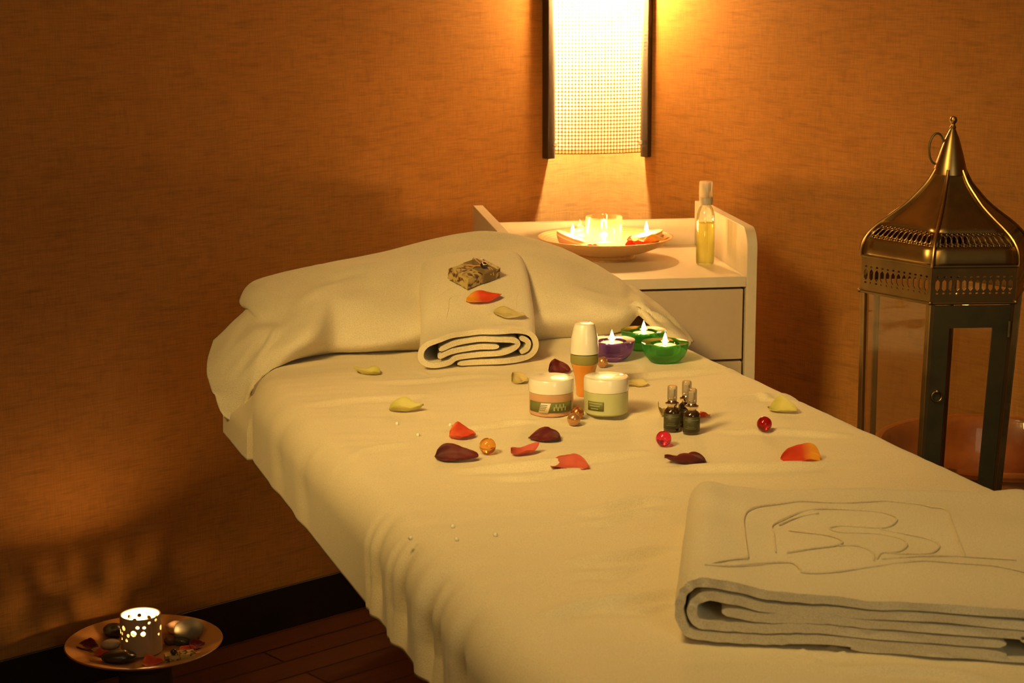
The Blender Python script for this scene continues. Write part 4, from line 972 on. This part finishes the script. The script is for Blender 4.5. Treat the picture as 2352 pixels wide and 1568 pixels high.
# roof: profile radius, height above band top
rp = [(.142, 0), (.1425, .010), (.139, .024), (.128, .040), (.110, .055), (.088, .070), (.067, .086), (.050, .103), (.035, .120), (.0235, .140)]
rps = spline([(r, z, 0) for r, z in rp], 4)
def roofr(z):
    for a, c in zip(rps, rps[1:]):
        if z <= c.y: return a.x+(c.x-a.x)*(z-a.y)/(c.y-a.y)
    return rps[-1].x
for k in range(6):
    b = MB(); f = lambda u, v, k=k: facept(k, u, roofr(v), zBandTop+v)
    zs1 = [0, .006, .012, .018, .024, .030]; zs2 = [.050+i*.0075 for i in range(13)]; zs2[-1] = .139
    b.grid([[f(u/6, z) for u in range(7)] for z in zs1])
    b.grid([[f(u/6, z) for u in range(7)] for z in zs2])
    perf(f, 12, .06, .94, .030, .050, b)
    b.add([f(0, .03), f(.06, .03), f(.06, .05), f(0, .05), f(.94, .03), f(1, .03), f(1, .05), f(.94, .05)], [(0, 1, 2, 3), (4, 5, 6, 7)])
    b.build('roof_panel', 'brassbright' if k in (0, 5) else 'brass', lan, solid=.0012, angle=60)  # left panels get lighter brass: wall reflection put into their colour
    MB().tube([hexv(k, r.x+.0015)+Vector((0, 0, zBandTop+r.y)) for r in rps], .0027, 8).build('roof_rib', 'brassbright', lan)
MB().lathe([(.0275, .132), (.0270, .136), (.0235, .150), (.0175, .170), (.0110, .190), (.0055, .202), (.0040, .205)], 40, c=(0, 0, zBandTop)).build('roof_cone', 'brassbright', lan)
MB().lathe([(.0035, .203), (.0055, .207), (.0035, .210), (.0030, .212), (.0058, .2165), (.0062, .2195), (.0045, .2235), (1e-6, .2250)], 24, c=(0, 0, zBandTop)).build('finial', 'brassbright', lan)
rg = MB().tube([(-.0135+.0215*math.cos(2*PI*i/30)*.55-.010, .004, zBandTop+.172+.0245*math.sin(2*PI*i/30)) for i in range(30)], .0018, 8, closed=True).build('hanging_ring', 'brassdark', lan)
rg.rotation_euler = (0, 0, 0)
# door on the face looking at the bed
kf = 1
dr = MB(); zt, zl = zBandBot-.004, .030
def df(u, z, off=.004): return facept(kf, u, rpost(z)-.001, z, off)
W0, W1 = .03, .97; wv_ = .20; hz_ = .036
for (u0, u1, v0, v1) in ((W0, W0+wv_, zl, zt), (W1-wv_, W1, zl, zt), (W0+wv_, W1-wv_, zt-hz_, zt), (W0+wv_, W1-wv_, zl, zl+hz_)):
    dr.grid([[df(u0+(u1-u0)*i/2, v0+(v1-v0)*j/6) for i in range(3)] for j in range(7)])
door = dr.build('door_frame', 'brassdark', lan, smooth=False, solid=.003)
MB().grid([[df(u, z, .001) for u in (W0+wv_-.02, W1-wv_+.02)] for z in (zl+hz_-.004, zt-hz_+.004)]).build('door_glass', 'pane', door, smooth=False)
hc = df(.12, zBandBot-.150, .009)
nf = (hexv(kf, 1)+hexv(kf+1, 1)).normalized(); tf = (hexv(kf+1, 1)-hexv(kf, 1)).normalized()
MB().tube([hc+tf*.0085*math.cos(2*PI*i/20)+Vector((0, 0, .0085*math.sin(2*PI*i/20))) for i in range(20)], .0013, 8, closed=True).build('ring_handle', 'brass', door)
MB().sphere(tuple(hc+Vector((0, 0, .008))), .0035, 14).build('handle_boss', 'brass', door)
for z in (zBandBot-.055, .08):
    h0 = df(.975, z, .008); MB().tube([h0, h0+Vector((0, 0, .026))], .0035, 10).build('hinge', 'brassdark', door)
for k in (0, 1, 2):
    MB().sphere(tuple(hexv(k, RB+.002)+Vector((0, 0, zBandBot+.001))), .0035, 12).build('rivet', 'brass', lan)
# ------------------------------------------------------------------ wooden tub behind the lantern
TC = onp(2290, 1023, Vector((0, 3.36, 0)), Vector((0, 1, 0)))
tub = thing('wooden_tub', 'round copper-brown wooden tub with a thick rim behind the brass lantern', 'tub', (TC.x, TC.y, 0))
TR = .222; tz = TC.z
MB().lathe([(1e-6, tz-.19), (.16, tz-.19), (.175, tz-.18), (.205, tz-.05), (.212, tz-.012), (TR+.003, tz-.008), (TR+.006, tz), (TR, tz+.006), (TR-.012, tz+.005), (TR-.018, tz-.004), (.195, tz-.06), (.165, tz-.17), (1e-6, tz-.175)], 72).build('tub_body', 'tray', tub)
MB().lathe([(1e-6, 0), (.15, 0), (.15, .02), (.08, .04), (.07, tz-.23), (.14, tz-.20), (.14, tz-.191), (1e-6, tz-.191)], 40).build('stand', 'tray', tub)
# ------------------------------------------------------------------ things modelled in world space get their origin at their base
bpy.context.view_layer.update()
def rebase(t, P):
    for ch in t.children: 
        if ch.type == 'MESH': ch.data.transform(Matrix.Translation(-P))
    t.location = P
rebase(ftw, Vector((*((TFL+TFR+TBL+TBR)/4).xy, BZ+.003))); rebase(rtw, B(.95, 3.0, BZ+.003))
for o, P in ((sh, B(.945, 2.2, BZ)), (cv, B(1.0, 3.2, BZ+.003))):
    o.data.transform(Matrix.Translation(-P)); o.location = P
